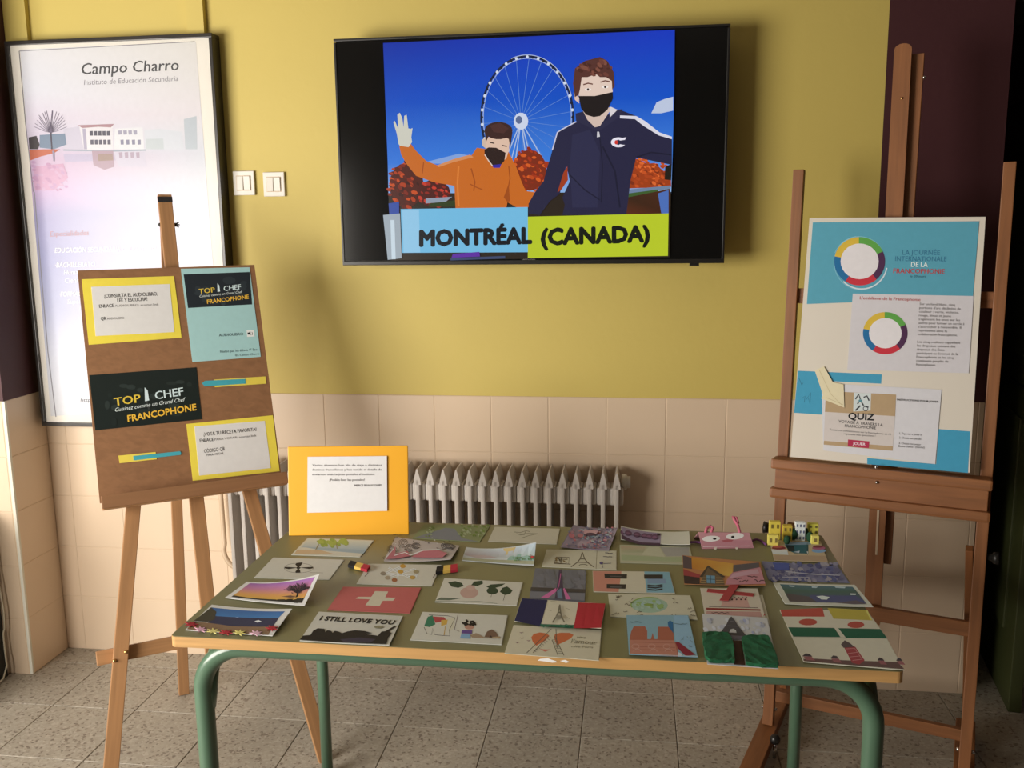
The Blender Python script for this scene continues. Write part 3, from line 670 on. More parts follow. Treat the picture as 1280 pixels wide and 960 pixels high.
Q = [(111.5, 469), (245.5, 459), (252.5, 524), (119, 538)]
o = paper_on(LE, LB, 'poster_sheet', Q, '#1c211f', WL, 'black cooking-contest poster at lower left of the brown board', 'poster', mat=MT['photo'])
k = fcanvas(LE, LB+.001, white=WL, up=up_l); f = quad_map(Q); smoke(k, f, 22, ['#222725', '#262b29', '#2b302e', '#1f2422']); topchef(k, f, 130); k.build('lettering', MT['photo'], o)
Q = [(226, 336), (312, 334), (326, 446), (240.5, 452.5)]
o = paper_on(LE, LB, 'info_sheet', Q, '#a0bcbc', WL, 'pale blue sheet with black header at top right of the brown board', 'paper')
Q2 = [(229.5, 343), (312, 340), (315, 380.5), (235, 385)]
k = fcanvas(LE, LB+.001, white=WL, up=up_l); k.P('#20242a', *[c for p in Q2 for c in p]); f = quad_map(Q2); smoke(k, f, 10, ['#2a2f34', '#31363a']); topchef(k, f, 82); k.build('header_print', MT['ink'], o); k = fcanvas(LE, LB+.001, white=WL, up=up_l)
k.z(90, 330, 4.923); k.T('AUDIOLIBRO', '#3e4a50', 905, 446, 1054, 438, 16, .01); k.P('#e0dcd8', 1074, 408, 1120, 406, 1124, 446, 1078, 449)
k.P('#222222', 1080, 422, 1088, 422, 1098, 414, 1100, 440, 1090, 434, 1081, 434); k.RING('#222222', 1100, 428, 10, 12, 3, -50, 50, 8)
k.build('caption', MT['ink'], o); k = fcanvas(LE, LB+.001, white=WL, up=up_l).z(90, 330, 4.923); k.T('Réalisé par les élèves 4º Eso', '#3e4a50', 912, 546, 1140, 532, 14); k.T('IES Campo Charro', '#3e4a50', 1005, 568, 1152, 558, 12)
k.build('lettering', MT['ink'], o)
for yq, tq, lb in (([(267.5, 474.5), (332, 470.5), (333, 479.5), (268.5, 484)], [(252.5, 479), (256, 476), (306.5, 473.5), (307, 479.5), (256, 483)], 'yellow and teal paper slip on the right of the brown board'),
                   ([(148, 569.5), (194.5, 565), (196, 574), (149.5, 579)], [(166.5, 570), (225, 564), (226.5, 566), (226, 568.5), (167, 575.5)], 'yellow and teal paper slip at lower left of the brown board')):
    o = paper_on(LE, LB, 'paper_slip', yq, '#dcbc4c', WL, lb, 'paper slip')
    sheet('teal_marker', LE, tq, LB+.001, .0008, alb('#4396a2', WL), parent=o)

# ------------------------------------------------------------------ right easel with white poster board
th, ln = -.337, .092
hx = V((math.cos(th), math.sin(th), 0)); nb = V((-math.sin(th), math.cos(th), 0))
RE = Frame((.64, -.373, 0), hx, V((0, 0, 1))*math.cos(ln)+nb*math.sin(ln))
O2 = MT['oak2']
ra = thing('studio_easel', 'tall stained studio easel with tray holding the white poster board', 'easel', tuple(RE.pt(.275, 0)))
for u in (0, .55):
    bar('upright', O2, ra, RE.pt(u, .055), RE.pt(u, 1.755), .031, .03, hx)
    b0 = RE.pt(u, 0); fl = V((b0.x, b0.y, 0)); dirn = V((nb.x, nb.y, 0))
    rn = bar('base_runner', O2, ra, fl-dirn*.27+V((0, 0, .035)), fl+dirn*.30+V((0, 0, .035)), .034, .055, (0, 0, 1))
    sx = .024 if u == 0 else -.024
    for s_ in (-1, 1): ball('bolt', MT['chrome'], ra, RE.pt(u+s_*.019, .105), .006)
    bar('rear_strut', O2, ra, fl+dirn*.26+V((0, 0, .06)), RE.pt(u-.028*(1 if u else -1), .685, -.024), .02, .03, hx)
    e = -.018 if u == 0 else .018
    tube('clamp_knob', MT['black'], ra, [RE.pt(u+e, .672), RE.pt(u+e*1.7, .672), RE.pt(u+e*1.75, .672), RE.pt(u+e*2.6, .672)], [.008, .01, .015, .019], 12)
    for d in (-.24, .27):
        c = fl+dirn*d; tube('levelling_foot', MT['black'], ra, [c, c+V((0, 0, .012))], .016, 12)
c = FLOOR.px(968, 947, 0)
lv = tube('screw_stem', MT['chrome'], ra, [c, c+V((0, 0, .05))], .006, 8); ball('screw_knob', MT['black'], lv, c+V((0, 0, .06)), .016)
c = FLOOR.px(1195, 957, 0); tube('screw_stem', MT['chrome'], ra, [c, c+V((0, 0, .05))], .004, 8)
bar('crossbar', O2, ra, RE.pt(.014, 1.385, -.008), RE.pt(.536, 1.385, -.008), .045, .014, RE.up)
bar('crossbar', O2, ra, RE.pt(.014, .46, -.0), RE.pt(.536, .46, -.0), .042, .022, RE.up)
bar('stretcher', O2, ra, RE.pt(.0, .105, -.11), RE.pt(.55, .105, -.11), .035, .022, RE.up)
bar('mast', O2, ra, RE.pt(.278, .42, -.03), RE.pt(.262, 2.10, -.03), .046, .022, hx, round_top=True)
bar('sliding_mast', O2, ra, RE.pt(.296, .60, -.054), RE.pt(.294, 2.075, -.054), .046, .02, hx)
bar('mast_groove', MT['pipe'], ra, RE.pt(.279, .63, -.0178), RE.pt(.276, .80, -.0178), .006, .001, hx)
ball('mast_bolt', MT['chrome'], ra, RE.px(1155, 97, -.03), .005); ball('mast_bolt', MT['brass'], ra, RE.px(1127, 123, -.018), .004)
# tray: top ledge, panel, bottom lip
bar('tray_ledge', O2, ra, RE.pt(-.02, .886, .052), RE.pt(.566, .886, .052), .03, .075, RE.up, .006)
bar('tray_panel', O2, ra, RE.pt(-.012, .84, .035), RE.pt(.558, .84, .035), .07, .036, RE.up)
bar('tray_lip', O2, ra, RE.pt(-.024, .795, .042), RE.pt(.567, .795, .042), .03, .055, RE.up, .008)
for x, y, of in ((1095, 584, .09), (1096, 603, .055)): ball('tray_bolt', MT['chrome'], ra, RE.px(x, y, of), .005)
# white board
pA, pB = RE.pt(0, .902, .06), RE.pt(0, 1.61, .004)
BF = Frame(pA, hx, pB-pA)
wbq = [(1012, 272.5), (1232, 271), (1212, 591), (988, 571)]
wbd = sheet('poster_board', BF, wbq, 0, .006, (.74, .69, .60), 'white poster board with turquoise blocks on the studio easel', 'board', mat=MT['foam'])
WR = '#e4dccf'; BO = .006
up_r = (.065, -1)
k = fcanvas(BF, BO, white=WR, up=up_r); k.z(980, 440, 4.923)
k.P('#4297b0', 86, 115, 602, 138, 598, 195, 300, 180, 240, 250, 234, 386, 62, 374); k.P('#4297b0', 952, 474, 1146, 488, 1132, 744, 512, 690, 512, 652, 936, 690)
for xy in ((92, 160, 110, 205, 118, 190), (110, 285, 130, 270, 125, 310), (135, 295, 165, 250, 160, 320, 150, 280)): k.L('#2c6478', 3, *xy)
k.build('turquoise_block', MT['ink'], wbd)
def bsheet(quad, c, label, name='sheet', off=.0002): return sheet(name, BF, quad, BO+off+.0006, .0007, alb(c, WR), label, 'paper')
Q = [(1017, 278.5), (1220.5, 277.5), (1212.5, 372), (1009, 379.5)]
o = bsheet([(1016, 278), (1224, 276.5), (1216, 372), (1008.5, 380)], '#5a9fac', 'turquoise header sheet with coloured ring at the top of the poster board')
k = fcanvas(BF, BO+.0016, white=WR, up=up_r); k.z(990, 270, 5.12)
def ring(k, x, y, rx, ry, w, wh=True):
    for c, a0, a1 in (('#d9b33c', 91, 170), ('#5ea043', 22, 92), ('#4c2747', -50, 24), ('#c9303c', 232, 312), ('#1f6a96', 168, 236)): k.RING(c, x, y, rx, ry, w, a0, a1, 14)
    k.E('#e4dad2', x, y, rx-w/2+1, ry-w/2+1, 28)
k.RING('#7fb8c2', 440, 300, 170, 172, 5, 100, 330, 40); k.RING('#d4dcd8', 445, 304, 164, 163, 8, 225, 350, 26); k.RING('#8cc0c6', 430, 290, 165, 158, 4, 30, 160, 26)
ring(k, 433, 290, 142, 134, 42)
k.T('LA JOURNÉE', '#35718c', 704, 248, 946, 250, 30); k.T('INTERNATIONALE', '#35718c', 660, 288, 988, 290, 30); k.T('DE LA', '#e8ecea', 762, 325, 868, 326, 30, .01); k.T('FRANCOPHONIE', '#bb3c38', 648, 366, 976, 370, 30, .014); k.T('le 20 mars', '#35606c', 756, 393, 856, 394, 15)
k.build('print', MT['ink'], o)
o = bsheet([(1066, 367), (1217, 370), (1211, 466.5), (1059, 462)], '#d3cac4', 'white sheet about the ring emblem in the middle of the poster board', off=.001)
k = fcanvas(BF, BO+.0026, white=WR, up=up_r); k.z(960, 250, 2.6667)
k.T("L'emblème de la Francophonie", '#b04a44', 306, 331, 508, 337, 10, .012); ring(k, 391, 444, 64, 60, 21)
para = ['Sur un fond blanc, cinq', "portions d'arc déclinées de", 'couleur : verte, violette,', 'rouge, bleue et jaune', "s'agencent les unes sur les", 'autres pour former un cercle à', "s'accrocher à l'ensemble. Il", 'représente ainsi la', 'collaboration francophone.', '', 'Les cinq couleurs rappellent', 'les drapeaux existant des', 'drapeaux des États', 'participant au Sommet de la', 'Francophonie et les cinq', 'continents peuplés de', 'francophones.']
for i, t in enumerate(para):
    if t: y = 350+i*12.6; x = 505-i*.75; k.T(t, '#6a625c', x, y, x+len(t)*5.1, y+len(t)*.13, 7.5)
k.build('print', MT['ink'], o)
o = bsheet([(1027, 479), (1177, 487), (1169, 580), (1029, 563)], '#d6cfc9', 'quiz sheet with tan panel at the bottom of the poster board', off=.001)
k = fcanvas(BF, BO+.0026, white=WR, up=up_r); k.z(980, 440, 4.923)
k.P('#b4966e', 258, 240, 690, 262, 684, 395, 252, 368); k.P('#d0c2b4', 252, 368, 684, 395, 668, 608, 244, 570); k.P('#b4966e', 246, 546, 670, 580, 668, 608, 244, 570)
k.P('#cfd2c8', 430, 250, 536, 254, 532, 360, 426, 366)
for xy in ((440, 290, 460, 260, 470, 290), (452, 320, 470, 296, 490, 330), (490, 280, 510, 270, 524, 300), (440, 360, 470, 330), (500, 335, 520, 340)): k.L('#35383a', 9, *xy)
k.RING('#44484a', 502, 348, 14, 14, 5); k.E('#5a8a8c', 470, 300, 12, 9, 8)
k.T('QUIZ', '#1e1c1c', 396, 412, 552, 420, 38, .035); k.T('VOYAGE À TRAVERS LA', '#2e2a28', 336, 434, 608, 458, 17, .012); k.T('FRANCOPHONIE', '#2e2a28', 374, 462, 566, 476, 17, .012)
k.T('Testez vos connaissances sur la francophonie en 10', '#4a4440', 280, 482, 658, 512, 11); k.T('réponses aux questions !', '#4a4440', 368, 508, 562, 522, 11)
k.P('#b02c48', 394, 538, 526, 550, 522, 592, 392, 580); k.T('JOUER', '#f0e0e0', 424, 570, 500, 576, 16, .02)
k.T('INSTRUCTIONS POUR JOUER', '#2a2626', 696, 298, 950, 312, 11, .015)
for i, t in enumerate(('1. Tape sur « Jouer »', '2. Choisis ton pseudo', '3. Choisis ton avatar', 'Bonne chance ! (Suerte!)')): y = (506, 532, 566, 584)[i]; k.T(t, '#5a5450', 710-i*2, y, 846-i*2+(i == 3)*24, y+9, 12)
k.build('print', MT['ink'], o)
pts = [(1018.5, 463), (1030, 458), (1041, 477.5), (1054.5, 480.5), (1055.5, 509.5), (1026.5, 498), (1029, 494)]
o = prism('paper_arrow', MT['paper'], None, [BF.px(x, y, BO+.0045) for x, y in pts], BF.n, .0012); colour_mesh(o.data, alb('#e2d2a8', WR)); tag(o, 'cream folded paper arrow pointing at the quiz sheet', 'arrow')
k = fcanvas(BF, BO+.0058, white=WR); k.L('#c8b484', .5, 1024, 462, 1038, 492, 1052, 506); k.L('#c4b080', .5, 1033, 497, 1054, 506); k.build('fold_line', MT['ink'], o)

# ------------------------------------------------------------------ yellow stand-up board on the table
ybl, ybr = TABLE.px(361, 670), TABLE.px(511, 668.5)
yh = (ybr-ybl).normalized(); yn = V((-yh.y, yh.x, 0)); lean = math.radians(9)
YF = Frame(ybl, yh, V((0, 0, 1))*math.cos(lean)+yn*math.sin(lean))
ya, yb_ = YF.loc(361, 558), YF.loc(512, 558); yw = (ybr-ybl).length; yH = (ya[1]+yb_[1])/2
yd = thing('standing_card', 'orange-yellow board with a typed note standing at the back of the table', 'sign', tuple((ybl+ybr)/2))
box('panel', MT['yboard'], yd, tuple(YF.pt(yw/2, yH/2+.0006, -.004)), (yw, yH, .008), YF.rot(), .002)
bar('rear_strut', MT['yboard'], yd, YF.pt(yw/2, yH*.75, -.008), YF.pt(yw/2, 0, 0)+yn*.115+V((0, 0, .004)), .06, .003, yh)
nq = [(384.5, 571), (483.5, 570), (484, 638.5), (384, 641)]
nt_ = sheet('white_note', YF, nq, .003, .0008, alb('#e6dcd6', '#ece2da'), 'white typed note', parent=yd)
k = fcanvas(YF, .0038, white='#ece2da'); k.z(380, 560, 10.667)
for t, x0, x1, y in (('Varios alumnos han ido de viaje a distintos', 112, 1036, 242), ('destinos francófonos y han tenido el detalle de', 110, 1036, 302), ('enviarnos unas tarjetas postales al instituto.', 110, 945, 364), ('¡Podéis leer las postales!', 340, 810, 438), ('MERCI BEAUCOUP!', 672, 1030, 512)):
    k.T(t, '#4a4240', x0, y, x1, y-2, 28, .012)
k.build('lettering', MT['ink'], nt_)

# ------------------------------------------------------------------ postcards laid out on the table
def zone(x):
    t = min(1, max(0, (x-220)/860)); a, b = (222, 212, 194), (196, 177, 152)
    return '#%02x%02x%02x' % tuple(int(p+(q-p)*t) for p, q in zip(a, b))
CARD_N = [0]
class Card:
    """a hand-made card: corners in photo pixels read from a zoom (ox, oy, k), corner lifts in metres, level = stacking"""
    def __init__(s, zm, quad, paper, label, lifts=(0, 0, 0, 0), level=0, name='postcard', th=.0012, cat='postcard', pw=1.9):
        ox, oy, kk = zm; s.Q = [(ox+x/kk, oy+y/kk) for x, y in quad]; z0 = .0004+level*.0016
        s.W = [Frame((0, 0, TT+z0+th+l), (1, 0, 0), (0, 1, 0)).px(*p) for p, l in zip(s.Q, lifts)]; s.lifts = lifts; s.pw = pw; s.paper = paper
        cx = sum(p[0] for p in s.Q)/4; s.white = zone(cx); s.H = homog(s.Q); s.z0 = z0; s.th = th
        bent = max(lifts) > 0; nu = 10 if bent else 1; nv = 5 if bent else 1
        bm = bmesh.new(); g = [[[bm.verts.new(s.pos(i/nu, j/nv, o)) for i in range(nu+1)] for j in range(nv+1)] for o in (-th, 0)]
        for j in range(nv):
            for i in range(nu):
                bm.faces.new((g[1][j][i], g[1][j][i+1], g[1][j+1][i+1], g[1][j+1][i])); bm.faces.new((g[0][j][i], g[0][j+1][i], g[0][j+1][i+1], g[0][j][i+1]))
        for j in range(nv):
            for i in (0, nu): bm.faces.new((g[0][j][i], g[0][j+1][i], g[1][j+1][i], g[1][j][i]))
        for i in range(nu):
            for j in (0, nv): bm.faces.new((g[0][j][i], g[0][j][i+1], g[1][j][i+1], g[1][j][i]))
        bmesh.ops.recalc_face_normals(bm, faces=bm.faces[:])
        s.o = world_mesh(name, bm, MT['paper'], None); colour_mesh(s.o.data, alb(paper, s.white, .61)); tag(s.o, label, cat, 'hand-made postcards on the table')
        dx, dy = s.Q[0][0]-s.Q[3][0], s.Q[0][1]-s.Q[3][1]; u = (dx/-dy, -1)
        s.k = Canvas(s.par, s.pos, s.white, u, cuts=10 if bent else 0, gain=.61); s.k.z(*zm)
    def par(s, x, y): r = s.H @ np.array([x, y, 1]); return r[0]/r[2], r[1]/r[2]
    def pos(s, u, v, off):
        a, b, c, d = s.W; p = a*((1-u)*v) + b*(u*v) + c*(u*(1-v)) + d*((1-u)*(1-v))
        la, lb, lc, ld = s.lifts; fu, fl = max(0, u)**s.pw, max(0, 1-u)**s.pw
        zl = v*(fl*la+fu*lb) + (1-v)*(fl*ld+fu*lc)
        return V((p.x, p.y, TT+s.z0+s.th+zl+off))
    def at(s, x, y, off=0): return s.pos(*s.par(*s.k.q(x, y)), off)
    def done(s, name='drawing', mat='ink'):
        if s.k.sh:
            m_ = [sum(p[i] for p in s.Q)/4 for i in (0, 1)]; q = [(p[0]+(m_[0]-p[0])*.012, p[1]+(m_[1]-p[1])*.012) for p in s.Q]
            if s.k.cuts: s.k.STEP = .00008
            else: s.k.sh.insert(0, (q, [(0, 1, 2, 3)], [s.k.c(s.paper)]*4))
            s.k.build(name, MT[mat], s.o)
        return s
    def patch(s, name, c, xy, h, off=.0006, mat=None):
        p = prism(name, mat or MT['paper'], s.o, [s.at(xy[i], xy[i+1], off) for i in range(0, len(xy), 2)], (0, 0, 1), h); colour_mesh(p.data, alb(c, s.white, .61)); return p
ZA, ZB, ZC, ZD = (200, 640, 5.333), (420, 640, 5.333), (620, 640, 4.923), (840, 640, 4.267)
E1, E2, E3, E4 = (200, 740, 7.111), (860, 700, 6.857), (960, 720, 7.111), (760, 730, 9.143)
E5, E6, E7, E8 = (460, 650, 5.333), (620, 730, 8), (320, 660, 5.333), (360, 750, 4.267)
G6, G8 = (860, 640, 6.4), (700, 650, 7.111)
BK = '#1c1814'
# palm beach
c = Card(E7, [(345, 65), (787, 82), (695, 192), (235, 178)], '#d8ccae', 'pale beach card with green palms in front of the yellow board'); k = c.k
k.P(['#d9d4b8', '#d9d4b8', '#a9b5b0', '#b4b8ac'], 350, 72, 770, 88, 730, 150, 300, 130); k.P('#a3aea8', 305, 125, 735, 148, 715, 172, 440, 150); k.P('#cfae80', 275, 145, 440, 150, 520, 172, 255, 174)
k.dots(['#a9b350', '#b8bf62', '#97a548'], 26, 390, 78, 610, 120, 14, 26); k.L('#9c8a58', 5, 420, 110, 400, 150); k.L('#9c8a58', 5, 540, 105, 545, 140); c.done()
# fan card
c = Card(ZA, [(755, 303), (1228, 318), (1130, 450), (627, 437)], '#d6ccb2', 'white card with a small black propeller drawing'); k = c.k
k.RING('#8a8272', 928, 374, 98, 32, 2.5)
for p in ((925, 372, 905, 350, 915, 340, 955, 336, 945, 355), (925, 374, 905, 400, 910, 407, 940, 404, 938, 390), (922, 372, 838, 366, 830, 376, 860, 382), (930, 372, 1020, 366, 1026, 376, 1000, 381)): k.P(BK, *p)
k.E(BK, 926, 373, 14, 8); k.L('#a89c84', 3, 1000, 405, 1090, 407); c.done()
# sunset tree
c = Card(ZA, [(580, 465), (1065, 412), (965, 622), (435, 570)], '#e2d8c4', 'sunset card with a black bare tree and curled right edge', (.004, .034, .008, 0), 1); k = c.k
X = lambda u, v: (lambda r: ((r[0]/r[2]-200)*5.333, (r[1]/r[2]-640)*5.333))(np.linalg.inv(c.H) @ np.array([u, 1-v, 1]))
bx = lambda cs, u0, u1, v0, v1: k.P(cs, *X(u0, v0), *X(u1, v0), *X(u1, v1), *X(u0, v1))
bx(['#9a5f9c', '#b070b4', '#c87a8c', '#c4788c'], .06, .95, .07, .4); bx(['#c4788c', '#c87a8c', '#d8964c', '#dc9850'], .06, .95, .4, .68); bx(['#dc9850', '#d8964c', '#d6a848', '#d8a440'], .06, .95, .68, .9)
k.P(BK, *X(.06, .84), *X(.3, .88), *X(.6, .86), *X(.95, .78), *X(.95, .94), *X(.06, .93)); k.P(BK, 828, 595, 845, 555, 858, 520, 872, 520, 872, 560, 880, 600)
for a in range(-85, 90, 11):
    r = random.uniform(.8, 1.1); k.L('#2a1c24', 5, 865, 525, 865+50*r*math.sin(math.radians(a)), 505-22*r*math.cos(math.radians(a)), 868+110*r*math.sin(math.radians(a)), 500-36*r*math.cos(math.radians(a)))
k.dots(['#3a2430', '#2c1c26'], 40, 770, 462, 970, 530, 5, 10, blob(870, 496, 105, 34)); k.P('#6a4a38', 720, 556, 800, 548, 845, 560, 800, 566); c.done(mat='photo')
# night harbour with leaf garland
c = Card(E1, [(460, 112), (1175, 148), (1000, 388), (225, 335)], '#ded4c0', 'blue night harbour card trimmed with paper maple leaves', (.006, .012, .003, 0), 0); k = c.k
k.P(['#2c5e92', '#2c6298', '#3d7cae', '#3a76a6'], 455, 135, 1110, 168, 1050, 228, 480, 210); k.P('#242544', 480, 206, 1056, 226, 1000, 308, 640, 300, 420, 270); k.P('#8a6848', 290, 262, 420, 268, 640, 298, 1000, 306, 960, 382, 240, 332)
k.P('#3c3626', 455, 135, 500, 170, 480, 240, 420, 262, 300, 258, 400, 180); k.P('#e8e4d8', 835, 252, 870, 240, 905, 258, 860, 264); k.P('#8a94b0', 665, 214, 695, 210, 690, 224); c.done(mat='photo')
for i, (x, y, cc) in enumerate(((280, 292, '#a02a30'), (358, 340, '#d8a0a4'), (465, 352, '#e0cc78'), (580, 365, '#b03034'), (700, 366, '#e0cc70'), (850, 372, '#d8a8a8'), (995, 325, '#a82c30'))):
    pts = []
    for a in range(14): r = (62 if a % 2 == 0 else 26); t = a*2*math.pi/14+i; pts += [x+r*math.cos(t), y+r*.48*math.sin(t)]
    c.patch('maple_leaf', cc, pts, .0015, .0012+.0004*(i % 2))
# swirl lettering card
c = Card(E5, [(185, 112), (612, 170), (552, 260), (105, 272)], '#bfae9c', 'grey swirl-doodle card with pink lettering', (0, .004, .014, 0)); k = c.k
for x, y, r in ((270, 160, 45), (330, 190, 36), (380, 178, 30), (145, 195, 34), (560, 178, 30)):
    for q in (1, .68, .36): k.RING('#3a3230', x, y, r*q, r*.6*q, 3.2, 0, 330, 18)
k.dots(['#5a5048', '#8a7c70', '#d8ccb8', '#4a403c'], 70, 150, 125, 590, 250, 3, 8); k.P('#b86a6c', 130, 268, 180, 215, 205, 185, 215, 235, 320, 215, 345, 245, 230, 262); k.P('#c06e70', 350, 250, 420, 215, 500, 205, 545, 230, 520, 256)
for xy in ((150, 105, 200, 100, 215, 125, 165, 130), (110, 255, 85, 262, 110, 270)): k.L('#2c2624', 4, *xy)
k.L('#e6dccb', 5, 125, 262, 190, 205, 210, 245, 300, 225, 345, 240, 430, 212, 520, 208); c.done()
# atom card with flag pegs
c = Card(ZB, [(215, 345), (703, 352), (640, 492), (137, 478)], '#d8ccb0', 'white card with an atom monument and flag clips at both ends'); k = c.k
for a, b in (((310, 410), (540, 430)), ((330, 440), (520, 380)), ((420, 365), (400, 455)), ((345, 372), (500, 445)), ((300, 420), (430, 365)), ((520, 380), (540, 440))): k.L('#f0ead8', 12, *a, *b); k.L('#8a7a60', 2, *a, *b)
for x, y, cc in ((440, 362, '#d09a3c'), (385, 455, '#a8683c'), (505, 438, '#c89c48'), (425, 400, '#d0a040'), (310, 412, '#9a8a70'), (530, 400, '#a89468'), (340, 440, '#b09a78')): k.E(cc, x, y, 19, 13)
k.L('#6a5a48', 4, 190, 432, 212, 408); k.L('#6a5a48', 4, 645, 440, 662, 415); c.done()
for pts in (((85, 372), (105, 342), (228, 376), (205, 405)), ((664, 420), (672, 384), (815, 365), (818, 403))):
    cl = [c.at(x, y, .001) for x, y in pts]
    bm = bmesh.new(); cl_ = bm.verts.layers.float_color.new('Col')
    L_, R2 = (cl[0], cl[1]), (cl[3], cl[2])
    for i, cc in enumerate(('#1e1a18', '#d6aa4c', '#b02c34')):
        a0, a1 = i/3, (i+1)/3; vs = []
        for zz in (0, .007):
            for A, t in ((0, a0), (0, a1), (1, a1), (1, a0)): v = bm.verts.new(L_[A].lerp(R2[A], t)+V((0, 0, zz))); v[cl_] = (*alb(cc, c.white), 1); vs.append(v)
        for f in ((0, 1, 2, 3), (4, 5, 6, 7), (0, 1, 5, 4), (1, 2, 6, 5), (2, 3, 7, 6), (3, 0, 4, 7)): bm.faces.new([vs[q] for q in f])
    bmesh.ops.recalc_face_normals(bm, faces=bm.faces[:]); world_mesh('flag_clip', bm, MT['paper'], c.o)
# swiss flag
c = Card(ZB, [(47, 498), (569, 504), (495, 673), (-58, 652)], '#c8645a', 'red card with a white cross'); k = c.k
k.P('#d8c8a4', 250, 528, 338, 530, 318, 570, 390, 572, 372, 592, 302, 592, 280, 628, 185, 622, 215, 582, 122, 578, 140, 566, 225, 566); c.done()
# I still love you
c = Card(E8, [(165, 62), (613, 85), (540, 240), (62, 216)], '#d4cab0', 'white card lettered I STILL LOVE YOU above a black skyline', (0, 0, .005, 0)); k = c.k
k.T('I STILL LOVE YOU', BK, 168, 108, 560, 132, 21, .03)
k.P(BK, 62, 214, 80, 192, 120, 188, 135, 165, 160, 152, 195, 155, 200, 172, 212, 162, 232, 166, 240, 176, 252, 165, 275, 170, 290, 178, 320, 168, 360, 162, 410, 166, 450, 178, 415, 182, 455, 188, 480, 192, 500, 170, 520, 168, 572, 138, 575, 144, 540, 168, 552, 180, 535, 200, 525, 237); k.P('#3c3440', 280, 210, 380, 200, 470, 210, 440, 228, 300, 224); k.E('#8c8260', 485, 146, 24, 8); c.done()
# leaves
c = Card(ZB, [(722, 440), (1246, 470), (1205, 622), (660, 599)], '#d8cbae', 'white card with stamped dark green leaves'); k = c.k
k.E('#c9a088', 895, 540, 62, 38); k.E('#d0a890', 905, 505, 30, 18); GL = '#34442a'
k.P(GL, 748, 470, 800, 462, 845, 475, 858, 495, 820, 508, 775, 500); k.P(GL, 908, 490, 930, 465, 985, 458, 988, 480, 950, 496); k.P(GL, 1010, 500, 1040, 485, 1135, 478, 1100, 500, 1040, 515); k.E(GL, 1050, 528, 38, 24); k.P(GL, 1098, 535, 1115, 508, 1145, 498, 1180, 525, 1165, 548, 1130, 556)
k.L('#6a6450', 3, 1046, 550, 1040, 570); k.L('#6a6450', 3, 1130, 555, 1120, 592); k.P('#6a7058', 665, 588, 700, 572, 840, 578, 760, 590); k.L('#8a8a70', 3, 660, 596, 830, 600, 960, 598, 1080, 612); c.done()
# child and elephant
c = Card(E8, [(718, 63), (1172, 82), (1140, 238), (652, 212)], '#d8ccb0', 'white card with a drawn child and a flag-coloured elephant'); k = c.k
k.P('#3a7a54', 725, 140, 745, 90, 770, 82, 785, 130, 755, 145); k.P('#b84844', 770, 88, 830, 92, 845, 110, 785, 122); k.P('#d8a848', 815, 108, 850, 105, 845, 130, 815, 140); k.P('#d9cba6', 850, 100, 890, 92, 880, 150, 855, 175)
k.L('#3a3430', 2.5, 725, 145, 740, 180, 765, 185, 770, 150, 780, 185, 820, 190, 860, 192, 858, 160, 890, 95, 850, 85, 750, 80); k.L('#c89a40', 4, 838, 140, 830, 188); k.L('#5a3a30', 2.5, 905, 76, 885, 158, 912, 168)
k.E('#c08c70', 965, 143, 26, 16); k.dots([BK], 22, 928, 108, 1005, 136, 6, 11, blob(966, 124, 40, 16)); k.P('#6a4a80', 925, 162, 980, 162, 978, 182, 922, 180); k.P('#8aa8b8', 922, 182, 970, 182, 968, 208, 915, 206)
k.P('#7c5c44', 1045, 200, 1060, 170, 1085, 158, 1110, 175, 1122, 202); k.P('#a88a68', 970, 190, 1000, 178, 1030, 192, 1050, 205, 980, 202); k.P('#b89a70', 1080, 200, 1130, 196, 1130, 208, 1040, 206); k.P('#3a2a20', 1072, 202, 1080, 190, 1090, 202); c.done()
# green map, flower, watercolour
c = Card(E5, [(375, 28), (815, 38), (745, 147), (298, 120)], '#8b8c5c', 'green speckled card with a grey triangle at the back edge'); k = c.k
k.P('#84807c', 310, 118, 500, 52, 560, 58, 610, 120, 740, 145, 600, 138); k.dots(['#7a8a3c', '#a4a878', '#6c7c34', '#b0b084'], 90, 370, 32, 800, 110, 6, 12, lambda x, y: x < 430 or x > 590); c.done()
c = Card(E5, [(845, 45), (1280, 58), (1258, 161), (800, 142)], '#ccbd9c', 'cream card with a faint twig sketch by the radiator'); k = c.k
for xy in ((970, 80, 1010, 84, 1050, 72, 1075, 78), (1010, 95, 1060, 90, 1130, 92), (1020, 120, 1070, 104, 1120, 94), (985, 90, 1010, 100, 1040, 98), (1050, 72, 1040, 90)): k.L('#8c8264', 4, *xy)
c.done()
c = Card(E5, [(655, 180), (1121, 146), (1106, 302), (625, 268)], '#c4beac', 'curled watercolour landscape card with a tiny red flag', (.006, .036, .005, 0)); k = c.k
k.P(['#c9c4b4', '#c2c8c0', '#b4b9a4', '#b09c90'], 658, 185, 1115, 152, 1110, 250, 640, 230); k.P('#b8a090', 640, 232, 740, 222, 800, 240, 700, 250); k.P('#d0b070', 840, 172, 930, 166, 900, 215, 850, 220); k.P('#93a88e', 880, 232, 960, 218, 1110, 240, 1108, 270, 860, 258); k.P('#a8a078', 632, 250, 860, 258, 1106, 272, 1104, 296, 628, 266)
k.dots(['#6f8a54', '#84985c', '#5c7c48'], 26, 900, 240, 1100, 268, 5, 10); k.P('#b84038', 1070, 242, 1098, 244, 1097, 258, 1070, 256); k.L('#7a4a3c', 4, 1066, 230, 1064, 270); c.done()
